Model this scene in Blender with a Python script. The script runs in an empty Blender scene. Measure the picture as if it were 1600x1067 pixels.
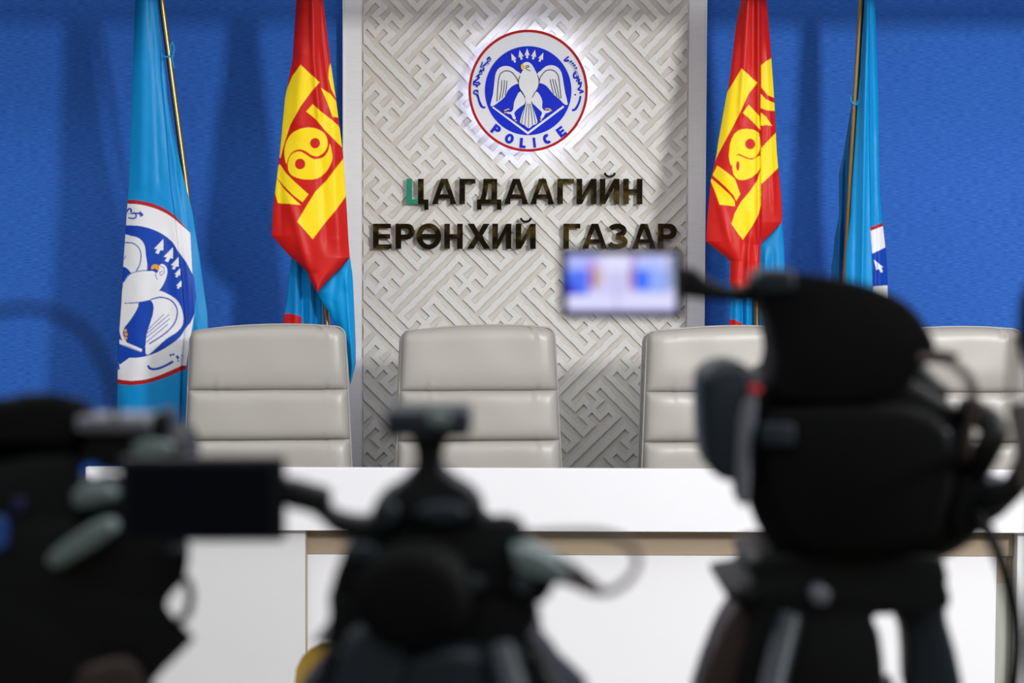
import bpy, bmesh, math, random
import numpy as np
from mathutils import Vector, Matrix, Euler

random.seed(7)
SC = bpy.context.scene
COL = SC.collection

def lin(r, g, b):
    def f(c):
        c /= 255.0
        return c / 12.92 if c <= 0.04045 else ((c + 0.055) / 1.055) ** 2.4
    return (f(r), f(g), f(b), 1.0)

# ---------------------------------------------------------------- camera
W, H, FPX = 1600.0, 1067.0, 3111.0
CAMZ = 1.43
PITCH = math.atan((H / 2 - 378.0) / FPX)
ROLL = math.radians(0.2)
cam_data = bpy.data.cameras.new('camera')
cam_data.sensor_width = 36.0
cam_data.lens = FPX / W * 36.0
cam_data.clip_start = 0.05
cam = bpy.data.objects.new('camera', cam_data)
COL.objects.link(cam)
Rcam = Matrix.Rotation(math.pi / 2 - PITCH, 3, 'X') @ Matrix.Rotation(ROLL, 3, 'Z')
cam.matrix_world = Matrix.Translation((0, 0, CAMZ)) @ Rcam.to_4x4()
SC.camera = cam
cam_data.dof.use_dof = True
cam_data.dof.focus_distance = 7.2
cam_data.dof.aperture_fstop = 5.2

def P(px, py, Y):
    """world point on the vertical plane y = Y seen at that place of the photograph"""
    d = Rcam @ Vector((px - W / 2, H / 2 - py, -FPX))
    k = Y / d.y
    return Vector((d.x * k, Y, CAMZ + d.z * k))

# ---------------------------------------------------------------- light and exposure
SC.view_settings.view_transform = 'Standard'
SC.view_settings.look = 'None'
SC.view_settings.gamma = 1.0
SC.view_settings.use_curve_mapping = False
SC.view_settings.exposure = 0.0
world = bpy.data.worlds.new('world')
SC.world = world
world.use_nodes = True
world.node_tree.nodes['Background'].inputs[0].default_value = (0.8, 0.85, 1.0, 1)
world.node_tree.nodes['Background'].inputs[1].default_value = 0.05

def area(name, loc, target, sx, sy, power, color=(1, 1, 1)):
    d = bpy.data.lights.new(name, 'AREA')
    d.shape = 'RECTANGLE'; d.size = sx; d.size_y = sy; d.energy = power; d.color = color
    o = bpy.data.objects.new(name, d); COL.objects.link(o)
    o.location = loc
    o.rotation_euler = (Vector(target) - Vector(loc)).to_track_quat('-Z', 'Y').to_euler()
    return o
# soft key high on the right of the room, throws the flag and chair shadows to the left
area('key_light', (3.3, 1.3, 2.75), (0.1, 7.4, 1.3), 0.6, 0.6, 225, (1, 0.99, 0.975))
# broad ceiling luminaires
area('ceiling_light', (-2.4, 3.8, 3.07), (-2.4, 3.8, 0), 4.0, 4.2, 118, (0.97, 0.98, 1.0))
area('ceiling_light', (2.4, 3.8, 3.07), (2.4, 3.8, 0), 4.0, 4.2, 108, (0.97, 0.98, 1.0))
area('ceiling_light', (0.0, -0.6, 3.07), (0.0, -0.6, 0), 6.0, 3.6, 120, (0.97, 0.98, 1.0))

# ---------------------------------------------------------------- materials
def mat(name, col, rough=0.5, metal=0.0, spec=0.5, bump=None, vary=None, coat=0.0, sheen=0.0, emit=None):
    m = bpy.data.materials.new(name); m.use_nodes = True
    nt = m.node_tree; b = nt.nodes['Principled BSDF']
    b.inputs['Base Color'].default_value = col
    b.inputs['Roughness'].default_value = rough
    b.inputs['Metallic'].default_value = metal
    b.inputs['Specular IOR Level'].default_value = spec
    b.inputs['Coat Weight'].default_value = coat
    b.inputs['Sheen Weight'].default_value = sheen
    tc = nt.nodes.new('ShaderNodeTexCoord')
    def noise(scale, stretch):
        mp = nt.nodes.new('ShaderNodeMapping'); mp.inputs['Scale'].default_value = stretch
        nz = nt.nodes.new('ShaderNodeTexNoise'); nz.inputs['Scale'].default_value = scale
        nz.inputs['Detail'].default_value = 4
        nt.links.new(tc.outputs['Object'], mp.inputs[0]); nt.links.new(mp.outputs[0], nz.inputs['Vector'])
        return nz
    if vary:
        scale, stretch, col2, lo, hi = vary
        nz = noise(scale, stretch)
        rp = nt.nodes.new('ShaderNodeValToRGB')
        rp.color_ramp.elements[0].position = lo; rp.color_ramp.elements[0].color = col
        rp.color_ramp.elements[1].position = hi; rp.color_ramp.elements[1].color = col2
        nt.links.new(nz.outputs['Fac'], rp.inputs[0]); nt.links.new(rp.outputs[0], b.inputs['Base Color'])
    if bump:
        scale, stretch, strength, dist = bump
        nz = noise(scale, stretch)
        bp = nt.nodes.new('ShaderNodeBump'); bp.inputs['Strength'].default_value = strength
        bp.inputs['Distance'].default_value = dist
        nt.links.new(nz.outputs['Fac'], bp.inputs['Height']); nt.links.new(bp.outputs[0], b.inputs['Normal'])
    if emit:
        b.inputs['Emission Color'].default_value = emit[0]; b.inputs['Emission Strength'].default_value = emit[1]
    return m

def mat_attr(name, rough=0.4, sheen=0.0, emission=0.0, bump=None, spec=0.5):
    m = mat(name, (1, 1, 1, 1), rough, spec=spec, sheen=sheen, bump=bump)
    nt = m.node_tree; b = nt.nodes['Principled BSDF']
    a = nt.nodes.new('ShaderNodeAttribute'); a.attribute_name = 'print'
    nt.links.new(a.outputs['Color'], b.inputs['Base Color'])
    if emission:
        nt.links.new(a.outputs['Color'], b.inputs['Emission Color'])
        b.inputs['Emission Strength'].default_value = emission
        b.inputs['Base Color'].default_value = (0, 0, 0, 1)
        nt.links.remove(b.inputs['Base Color'].links[0])
    return m

M = {}
M['blue_wall'] = mat('blue_wall', lin(28, 84, 172), 0.75, spec=0.3, vary=(95, (0.35, 1, 4), lin(54, 117, 214), 0.3, 0.7), bump=(260, (0.25, 1, 3), 0.6, 0.003))
M['silver_panel'] = mat('silver_panel', lin(233, 234, 237), 0.42, spec=0.5, vary=(90, (0.3, 1, 5), lin(240, 241, 244), 0.35, 0.7), bump=(300, (1, 1, 1), 0.12, 0.0006))
M['relief_base'] = mat('relief_base', lin(203, 199, 191), 0.55)
M['relief_ridge'] = mat('relief_ridge', lin(214, 213, 208), 0.45, vary=(140, (1, 1, 1), lin(222, 222, 218), 0.3, 0.7), bump=(220, (1, 1, 1), 0.15, 0.0008))
M['brass_mirror'] = mat('brass_mirror', lin(88, 80, 64), 0.12, metal=1.0, bump=(22, (1, 1, 1), 0.35, 0.006), vary=(17, (1, 1, 1), lin(190, 174, 110), 0.5, 0.66))  # mottled olive patches imitate room reflections in the base colour
M['brass_green'] = mat('brass_green', lin(60, 165, 135), 0.25, metal=0.6, bump=(22, (1, 1, 1), 0.2, 0.004))  # reflection-like green tint put into the base colour
M['letter_side'] = mat('letter_side', lin(70, 60, 45), 0.4, metal=0.6)
M['leather'] = mat('leather', lin(160, 157, 150), 0.36, spec=0.5, bump=(420, (1, 1, 1), 0.10, 0.0006))
M['leather_side'] = mat('leather_side', lin(148, 148, 140), 0.42, bump=(420, (1, 1, 1), 0.10, 0.0006))
M['chrome'] = mat('chrome', lin(200, 200, 200), 0.15, metal=1)
M['black_plastic'] = mat('black_plastic', lin(12, 14, 16), 0.45, spec=0.3)
M['camera_black'] = mat('camera_black', lin(6, 9, 11), 0.5, spec=0.2, bump=(300, (1, 1, 1), 0.1, 0.0005))
M['camera_rubber'] = mat('camera_rubber', lin(3, 4, 5), 0.75, spec=0.1)
M['camera_slate'] = mat('camera_slate', lin(24, 33, 40), 0.45, spec=0.3)
M['camera_grey'] = mat('camera_grey', lin(88, 90, 98), 0.45, spec=0.4)
M['camera_greygreen'] = mat('camera_greygreen', lin(84, 98, 97), 0.45, spec=0.4)
M['camera_glass'] = mat('camera_glass', lin(4, 7, 16), 0.3, spec=0.15)
M['red_plastic'] = mat('red_plastic', lin(170, 40, 50), 0.4)
M['brown_leather'] = mat('brown_leather', lin(34, 22, 18), 0.6)
M['cable_brown'] = mat('cable_brown', lin(58, 46, 42), 0.6)
M['desk_white'] = mat('desk_white', lin(226, 227, 232), 0.35, spec=0.4)
M['desk_grey'] = mat('desk_grey', lin(204, 206, 209), 0.45)
M['desk_raw'] = mat('desk_raw', lin(156, 140, 119), 0.6)  # beige base of the strip under the band and the edge
M['desk_dim'] = mat('desk_dim', lin(158, 160, 150), 0.5)  # darker grey green carries the right pedestal's cast shade in the colour
M['floor'] = mat('floor', lin(104, 98, 92), 0.5, vary=(8, (1, 6, 1), lin(118, 110, 102), 0.3, 0.7))
M['ceiling'] = mat('ceiling', lin(225, 225, 225), 0.8)
M['room_wall'] = mat('room_wall', lin(120, 108, 88), 0.8)
M['brass'] = mat('brass', lin(172, 145, 96), 0.34, metal=1.0)
M['cord_blue'] = mat('cord_blue', lin(0, 130, 190), 0.5)
M['cord_gold'] = mat('cord_gold', lin(200, 160, 60), 0.5)
M['yellow_plastic'] = mat('yellow_plastic', lin(122, 96, 6), 0.5)
M['white'] = mat('emblem_white', lin(226, 228, 234), 0.5, spec=0.2)
M['emblem_blue'] = mat('emblem_blue', lin(20, 44, 200), 0.6, spec=0.15)
M['emblem_red'] = mat('emblem_red', lin(176, 20, 28), 0.6, spec=0.15)
M['emblem_line'] = mat('emblem_line', lin(16, 18, 60), 0.5)
M['emblem_yellow'] = mat('emblem_yellow', lin(238, 190, 30), 0.4)
M['led'] = mat('led', (1, 1, 1, 1), 0.5, emit=((0.70, 0.72, 1.0, 1), 12.5))
M['cloth'] = mat_attr('cloth', 0.46, bump=(500, (1, 1, 0.4), 0.05, 0.0004), spec=0.28)
M['screen'] = mat_attr('screen', 0.3, emission=1.0)
M['lamp_diffuser'] = mat('lamp_diffuser', (1, 1, 1, 1), 0.5, emit=((1, 1, 1, 1), 1.5))
M['carpet'] = M['floor']

# ---------------------------------------------------------------- object helpers
def tag(o, label=None, cat=None, group=None, kind=None):
    if label: o['label'] = label
    if cat: o['category'] = cat
    if group: o['group'] = group
    if kind: o['kind'] = kind
    return o

def thing(name, loc, label, cat, group=None, kind=None, rz=0.0):
    o = bpy.data.objects.new(name, None); COL.objects.link(o)
    o.location = loc; o.rotation_euler = (0, 0, rz); o.empty_display_size = 0.1
    return tag(o, label, cat, group, kind)

def root_loc(p):
    while p.parent: p = p.parent
    return Vector(p.location)

def link(name, bm, m, parent=None, world=True, smooth=None, label=None):
    """link a bmesh as one object; world=True: its coordinates are world ones"""
    if parent is not None and world:
        bmesh.ops.translate(bm, verts=bm.verts, vec=-root_loc(parent))
    bmesh.ops.recalc_face_normals(bm, faces=bm.faces)
    me = bpy.data.meshes.new(name)
    bm.to_mesh(me); bm.free()
    for mm in (m if isinstance(m, (list, tuple)) else [m]):
        me.materials.append(mm)
    o = bpy.data.objects.new(name, me); COL.objects.link(o)
    if parent is not None: o.parent = parent
    if smooth is not None:
        for p in me.polygons: p.use_smooth = True
        me.set_sharp_from_angle(angle=math.radians(smooth))
    if label: o['label'] = label
    return o

def new(): return bmesh.new()

def add_box(bm, lo, hi, bev=0.0, seg=2, rot=None, mi=0):
    lo, hi = Vector(lo), Vector(hi)
    r = bmesh.ops.create_cube(bm, size=1.0)
    vs = r['verts']
    c = (lo + hi) / 2; s = hi - lo
    for v in vs:
        v.co = Vector((v.co.x * s.x, v.co.y * s.y, v.co.z * s.z))
    if bev:
        es = list({e for v in vs for e in v.link_edges})
        rr = bmesh.ops.bevel(bm, geom=es, offset=bev, segments=seg, profile=0.5, affect='EDGES')
        vs = list({v for f in rr['faces'] for v in f.verts} | {v for v in vs if v.is_valid})
    for v in vs:
        if rot is not None: v.co = rot @ v.co
        v.co += c
    if mi:
        for f in {f for v in vs for f in v.link_faces}: f.material_index = mi
    return vs

def add_tube(bm, pts, rads, n=12, caps=True):
    """tube through points; rads a number or a list"""
    pts = [Vector(p) for p in pts]
    if not isinstance(rads, (list, tuple)): rads = [rads] * len(pts)
    rings = []
    ref = Vector((0, 0, 1))
    prev = None
    for i, p in enumerate(pts):
        d = (pts[min(i + 1, len(pts) - 1)] - pts[max(i - 1, 0)]).normalized()
        if prev is None:
            a = d.cross(ref)
            if a.length < 1e-3: a = d.cross(Vector((1, 0, 0)))
        else:
            a = prev - d * prev.dot(d)
        a.normalize(); prev = a
        b = d.cross(a)
        rings.append([bm.verts.new(p + (a * math.cos(t) + b * math.sin(t)) * rads[i])
                      for t in [2 * math.pi * k / n for k in range(n)]])
    for r0, r1 in zip(rings, rings[1:]):
        for k in range(n):
            bm.faces.new((r0[k], r0[(k + 1) % n], r1[(k + 1) % n], r1[k]))
    if caps:
        bm.faces.new(rings[0][::-1]); bm.faces.new(rings[-1])

def smooth_path(pts, sub=6):
    pts = [Vector(p) for p in pts]
    out = []
    for i in range(len(pts) - 1):
        p0 = pts[max(i - 1, 0)]; p1 = pts[i]; p2 = pts[i + 1]; p3 = pts[min(i + 2, len(pts) - 1)]
        for k in range(sub):
            t = k / sub
            out.append(0.5 * ((2 * p1) + (p2 - p0) * t + (2 * p0 - 5 * p1 + 4 * p2 - p3) * t * t + (3 * p1 - p0 - 3 * p2 + p3) * t ** 3))
    out.append(pts[-1])
    return out

def add_slab(bm, poly, Y, d0, d1, bev=0.004, seg=3, shrink=1.0, rnd=True, far=(0, 0)):
    """solid of real thickness: front outline at plane Y + d0, back at Y + d1"""
    pts2 = [Vector((p[0], p[1], 0)) for p in poly]
    if rnd:
        q = smooth_path(pts2 + [pts2[0]], 3)[:-1]
    else:
        q = pts2
    front = [P(p.x, p.y, Y) for p in q]
    c = sum(front, Vector()) / len(front)
    vf = [bm.verts.new(v + Vector((0, d0, 0))) for v in front]
    f = bm.faces.new(vf)
    r = bmesh.ops.extrude_face_region(bm, geom=[f])
    vb = [g for g in r['geom'] if isinstance(g, bmesh.types.BMVert)]
    for v in vb:
        v.co.y += d1 - d0
        v.co.x = c.x + (v.co.x - c.x) * shrink; v.co.z = c.z + (v.co.z - c.z) * shrink
        v.co.x += far[0]; v.co.z += far[1]
    if bev:
        es = set()
        vfs = set(vf); vbs = set(vb)
        for e in bm.edges:
            a, b = e.verts
            if (a in vfs and b in vfs) or (a in vbs and b in vbs): es.add(e)
        bmesh.ops.bevel(bm, geom=list(es), offset=bev, segments=seg, profile=0.5, affect='EDGES', clamp_overlap=True)

def fill_curve(name, loops, m, Yfront, depth, parent, to_world, bev=0.0, label=None):
    """flat cut-out shape with holes; loops in local 2-D, to_world maps (x, y) to (X, Z)"""
    cu = bpy.data.curves.new(name, 'CURVE'); cu.dimensions = '2D'; cu.fill_mode = 'BOTH'
    cu.extrude = depth / 2; cu.bevel_depth = bev; cu.bevel_resolution = 1; cu.offset = -bev
    for lp in loops:
        pts = [to_world(*p) for p in lp]
        s = cu.splines.new('POLY'); s.points.add(len(pts) - 1)
        for i, (x, z) in enumerate(pts): s.points[i].co = (x, z, 0, 1)
        s.use_cyclic_u = True
    tmp = bpy.data.objects.new('tmp', cu)
    me0 = tmp.to_mesh()
    bm = bmesh.new(); bm.from_mesh(me0); tmp.to_mesh_clear()
    bpy.data.objects.remove(tmp); bpy.data.curves.remove(cu)
    bmesh.ops.remove_doubles(bm, verts=bm.verts, dist=1e-6)
    for v in bm.verts:
        x, z, d = v.co
        v.co = Vector((x, Yfront + depth / 2 + bev - d, z))
    return link(name, bm, m, parent, label=label)

def stroke(pts, w, closed=False):
    """outline polygon around a 2-D polyline, w is a width or a list of widths"""
    n = len(pts)
    ws = w if isinstance(w, (list, tuple)) else [w] * n
    L, R = [], []
    for i, (x, y) in enumerate(pts):
        x0, y0 = pts[max(i - 1, 0)]; x1, y1 = pts[min(i + 1, n - 1)]
        dx, dy = x1 - x0, y1 - y0
        l = math.hypot(dx, dy) or 1
        nx, ny = -dy / l, dx / l
        k = 1.0
        if 0 < i < n - 1:
            ax, ay = x - x0, y - y0; la = math.hypot(ax, ay) or 1
            k = 1 / max(0.5, abs((-ay / la) * nx + (ax / la) * ny))
        h = ws[i] / 2 * k
        L.append((x + nx * h, y + ny * h)); R.append((x - nx * h, y - ny * h))
    return L + R[::-1]

def ell(cx, cy, rx, ry, n=48, a0=0, a1=2 * math.pi):
    full = abs(a1 - a0 - 2 * math.pi) < 1e-6
    m_ = n if full else n + 1
    return [(cx + rx * math.cos(a0 + (a1 - a0) * i / n), cy + ry * math.sin(a0 + (a1 - a0) * i / n)) for i in range(m_)]

def sm2(pts, sub=4, closed=True):
    q = [Vector((p[0], p[1], 0)) for p in pts]
    if closed:
        n = len(q); out = []
        for i in range(n):
            p0, p1, p2, p3 = q[i - 1], q[i], q[(i + 1) % n], q[(i + 2) % n]
            for k in range(sub):
                t = k / sub
                v = 0.5 * ((2 * p1) + (p2 - p0) * t + (2 * p0 - 5 * p1 + 4 * p2 - p3) * t * t + (3 * p1 - p0 - 3 * p2 + p3) * t ** 3)
                out.append((v.x, v.y))
        return out
    return [(v.x, v.y) for v in smooth_path(q, sub)]

# ================================================================ THE SETTING
YW = 7.60          # blue fabric wall
YP = 7.56          # front face of the silver panel
def struct(name, bm, m, label=None, parent=None):
    o = link(name, bm, m, parent)
    o['kind'] = 'structure'
    if label: o['label'] = label
    return o

bm = new(); add_box(bm, (-5, -4, -0.1), (5, YW + 0.2, 0)); struct('floor', bm, M['floor'], 'brown floor of the briefing room')
bm = new(); add_box(bm, (-5, -4, 3.1), (5, YW + 0.2, 3.2)); struct('ceiling', bm, M['ceiling'], 'white ceiling of the briefing room')
bm = new(); add_box(bm, (-5, YW, 0), (5, YW + 0.1, 3.1)); struct('wall_back', bm, M['blue_wall'], 'blue fabric covered wall behind the flags')
bm = new(); add_box(bm, (-5.1, -4, 0), (-5, YW + 0.1, 3.1)); struct('wall_left', bm, M['room_wall'], 'side wall of the room on the left')
bm = new(); add_box(bm, (5, -4, 0), (5.1, YW + 0.1, 3.1)); struct('wall_right', bm, M['room_wall'], 'side wall of the room on the right')
bm = new(); add_box(bm, (-5, -4.1, 0), (5, -4, 3.1)); struct('wall_front', bm, M['room_wall'], 'wall behind the press cameras')
# unseen rail added under the ceiling to shade the top of the blue wall
bm = new(); add_box(bm, (-5, 6.80, 2.312), (5, 6.86, 2.43), 0.005)
for x in (-4, -2, 0, 2, 4): add_tube(bm, [(x, 6.83, 2.42), (x, 6.83, 3.1)], .006, 8)
struct('trim_1', bm, M['ceiling'], 'white lighting rail hung above the desk')

# silver feature panel
xl0, xr0 = P(538, 200, YP).x, P(1101, 200, YP).x
zc = 1.4
bm = new(); add_box(bm, (xl0, YP, 0.0), (xr0, YW - 0.001, 3.1), 0.003)
panel = struct('wall_panel', bm, M['silver_panel'], 'tall silver grey panel with a raised fret relief between blue walls')
bm = new(); add_box(bm, (xr0 - 0.001, YP - 0.004, 0), (xr0 + 0.006, YW - 0.001, 3.1), 0.001)
add_box(bm, (xl0 - 0.006, YP - 0.004, 0), (xl0 + 0.001, YW - 0.001, 3.1), 0.001)
link('edge_trim', bm, M['silver_panel'], panel, world=False)

# fret relief: a net of alternately handed hooked crosses' arms on a grid turned by 45 degrees
def fret_cells():
    S = set()
    def run(u, v, du, dv, n):
        for k in range(2 * n + 1):
            S.add((2 * u + du * k, 2 * v + dv * k))
        return u + du * n, v + dv * n
    for i in range(-6, 22):
        for j in range(-20, 12):
            a = 5 * (i + j) / 10; b = 5 * (i - j) / 10
            if not (-2 < a < 5.5 and -2.5 < b < 9.5): continue
            right = (i + j) % 2 == 0
            for (du, dv) in ((0, 1), (1, 0), (0, -1), (-1, 0)):
                # turn direction depends on handedness
                if right: tu, tv = dv, -du
                else: tu, tv = -dv, du
                u, v = 5 * i, 5 * j
                u, v = run(u, v, du, dv, 1)
                u, v = run(u, v, tu, tv, 1)
                u, v = run(u, v, du, dv, 1)
                u, v = run(u, v, -tu, -tv, 7)
    return S
def fret_px(u, v):
    a = (u + v) / 10; b = (u - v) / 10
    return 600 + 131 * a - 0.25 * a * b, 38.8 + 137 * b - b * b + 0.9 * a

def clip(poly, axis, val, keep_less):
    out = []
    n = len(poly)
    for i in range(n):
        p, q = poly[i], poly[(i + 1) % n]
        pi = (p[axis] <= val) if keep_less else (p[axis] >= val)
        qi = (q[axis] <= val) if keep_less else (q[axis] >= val)
        if pi: out.append(p)
        if pi != qi:
            t = (val - p[axis]) / (q[axis] - p[axis])
            out.append((p[0] + (q[0] - p[0]) * t, p[1] + (q[1] - p[1]) * t))
    return out

def build_fret():
    S = fret_cells()
    x0, x1 = P(568.5, 300, YP).x, P(1072, 300, YP).x
    z0, z1 = 0.12, 2.75
    bm = new()
    vd = {}
    def V(x, y, z):
        k = (round(x, 5), round(y, 5), round(z, 5))
        if k not in vd: vd[k] = bm.verts.new((x, y, z))
        return vd[k]
    hw = 0.25
    dpt = 0.008
    polys = []
    for (i, j) in S:
        cu, cv = i / 2, j / 2
        quad = []
        for du, dv in ((-hw, -hw), (hw, -hw), (hw, hw), (-hw, hw)):
            px, py = fret_px(cu + du, cv + dv)
            p = P(px, py, YP)
            quad.append((round(p.x, 5), round(p.z, 5)))
        if max(q[0] for q in quad) < x0 or min(q[0] for q in quad) > x1: continue
        if max(q[1] for q in quad) < z0 or min(q[1] for q in quad) > z1: continue
        for ax, val, kl in ((0, x0, False), (0, x1, True), (1, z0, False), (1, z1, True)):
            quad = clip(quad, ax, val, kl)
            if len(quad) < 3: break
        quad = [(round(a, 5), round(b, 5)) for a, b in quad]
        q2 = []
        for p in quad:
            if not q2 or p != q2[-1]: q2.append(p)
        if len(q2) > 1 and q2[0] == q2[-1]: q2.pop()
        if len(q2) >= 3: polys.append(q2)
    cnt = {}
    for q in polys:
        for a, b in zip(q, q[1:] + q[:1]):
            k = (min(a, b), max(a, b)); cnt[k] = cnt.get(k, 0) + 1
    for q in polys:
        try: bm.faces.new([V(a, YP - dpt, b) for a, b in q])
        except ValueError: pass
        for a, b in zip(q, q[1:] + q[:1]):
            if cnt[(min(a, b), max(a, b))] == 1:
                try: bm.faces.new((V(a[0], YP - dpt, a[1]), V(b[0], YP - dpt, b[1]), V(b[0], YP - 0.001, b[1]), V(a[0], YP - 0.001, a[1])))
                except ValueError: pass
    bmesh.ops.dissolve_limit(bm, angle_limit=0.02, verts=bm.verts, edges=bm.edges)
    es = [e for e in bm.edges if len(e.link_faces) == 2 and e.calc_face_angle() > 0.8
          and all(abs(v.co.y - (YP - dpt)) < 1e-4 for v in e.verts)]
    bmesh.ops.bevel(bm, geom=es, offset=0.0016, segments=1, profile=0.5, affect='EDGES')
    return link('fret_relief', bm, M['relief_ridge'], panel, world=False, label='raised off white angular fret relief')
build_fret()
bm = new()
add_box(bm, (P(566, 300, YP).x, YP - 0.002, 0.11), (P(1074.5, 300, YP).x, YP + 0.002, 2.76))
link('relief_ground', bm, M['relief_base'], panel, world=False, label='recessed beige ground of the relief')

# ================================================================ EMBLEM
EY = 7.475
EC = P(825.2, 141.8, EY)
ES = EY / FPX / 4.848          # metres per unit of the traced drawing
emb = thing('emblem', (EC.x, YP, EC.z), 'round backlit police emblem with a white eagle on blue, mounted on the silver panel', 'emblem')
def e2w(x, y): return (EC.x + (x - 606.5) * ES, EC.z - (y - 542.5) * ES * 1.01)
def epart(name, loops, m, lift, depth=0.003, bev=0.0):
    return fill_curve(name, loops, M[m], EY - lift, depth, emb, e2w, bev)
epart('disc', [ell(606.5, 542.5, 449, 452, 96)], 'white', 0.0, 0.018, 0.0)
epart('red_ring', [ell(606.5, 542.5, 450, 453, 96), ell(606.5, 542.5, 431, 434, 96)], 'emblem_red', 0.002, 0.004)
epart('blue_field', [ell(607, 542, 326, 330, 96)], 'emblem_blue', 0.002)
wingL = sm2([(548, 418), (520, 398), (490, 374), (450, 360), (410, 364), (376, 386), (358, 430), (350, 500), (340, 580), (322, 652), (345, 656), (385, 628), (430, 590), (452, 545), (480, 514), (520, 492), (545, 490)], 2)
wingR = sm2([(672, 420), (700, 395), (735, 363), (785, 352), (830, 370), (858, 410), (872, 480), (886, 560), (906, 642), (880, 642), (850, 612), (800, 572), (765, 530), (738, 502), (700, 486), (672, 490)], 2)
body = sm2([(560, 350), (575, 336), (597, 329), (622, 338), (640, 358), (655, 385), (676, 425), (690, 470), (684, 520), (664, 552), (634, 620), (662, 720), (678, 772), (664, 792), (640, 800), (622, 818), (606, 820), (584, 802), (560, 790), (545, 772), (566, 700), (590, 620), (560, 552), (537, 515), (533, 470), (545, 425), (568, 388)], 2)
legL = sm2([(548, 548), (520, 585), (500, 632), (496, 676), (478, 702), (446, 700), (452, 714), (478, 718), (492, 748), (508, 758), (514, 744), (502, 712), (522, 684), (556, 658), (590, 624)], 2)
legR = sm2([(664, 548), (695, 575), (714, 620), (712, 668), (734, 690), (770, 688), (768, 702), (738, 712), (722, 742), (706, 752), (700, 738), (712, 708), (690, 682), (656, 650), (634, 620)], 2)
epart('eagle_wing', [wingL], 'white', 0.005)
epart('eagle_wing', [wingR], 'white', 0.005)
epart('eagle_leg', [legL], 'white', 0.0055)
epart('eagle_leg', [legR], 'white', 0.0055)
epart('eagle_body', [body], 'white', 0.006)
lines = []
lines += [stroke(sm2(p, 4, False), w) for p, w in [
    ([(372, 625), (378, 520), (392, 430), (430, 398), (480, 405), (520, 450), (533, 480)], 6),
    ([(855, 600), (845, 510), (830, 425), (790, 390), (740, 395), (700, 440), (690, 478)], 6),
    ([(408, 465), (404, 540), (390, 612)], 5), ([(428, 465), (424, 530), (410, 598)], 5), ([(446, 468), (443, 520), (434, 578)], 5),
    ([(772, 458), (786, 520), (800, 566)], 5), ([(790, 456), (806, 520), (824, 590)], 5), ([(808, 458), (826, 525), (842, 604)], 5),
]]
for k, lp in enumerate(lines): epart('feather_line', [lp], 'emblem_line', 0.0066, 0.002)
for p, w in [([(545, 432), (534, 475), (540, 520), (566, 560), (584, 594)], 5), ([(677, 426), (689, 472), (680, 522), (656, 560), (638, 594)], 5),
             ([(590, 362), (604, 356), (612, 364), (600, 372), (588, 366)], 5), ([(584, 374), (602, 388), (626, 396)], 4),
             ([(590, 622), (570, 720), (556, 788)], 4), ([(600, 640), (590, 720), (582, 800)], 4), ([(612, 640), (612, 720), (610, 815)], 4), ([(622, 640), (634, 720), (640, 798)], 4), ([(632, 622), (652, 720), (664, 786)], 4)]:
    epart('eagle_line', [stroke(sm2(p, 4, False), w)], 'emblem_line', 0.0076, 0.002)
epart('beak', [sm2([(552, 350), (570, 348), (582, 362), (580, 378), (566, 386), (556, 384), (552, 368)], 2)], 'emblem_yellow', 0.0078)
for (x, y) in [(434, 690), (446, 684), (458, 680), (436, 706), (515, 766), (742, 678), (756, 676), (770, 680), (778, 690), (704, 760)]:
    epart('claw', [ell(x, y, 9, 5, 10)], 'emblem_yellow', 0.0068)
epart('chevron', [[(334, 668), (342, 660), (606, 848), (870, 652), (880, 664), (606, 868)]], 'white', 0.005)
for (x, y, r) in [(493, 298, -0.42), (548, 275, -0.22), (598, 264, 0.0), (650, 273, 0.22), (706, 292, 0.42)]:
    sh = [(0, -36), (20, 18), (8, 14), (8, 38), (-8, 38), (-8, 14), (-20, 18)]
    epart('arrow', [[(x + a * math.cos(r) - b * math.sin(r), y + a * math.sin(r) + b * math.cos(r)) for a, b in sh]], 'white', 0.005)

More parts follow.
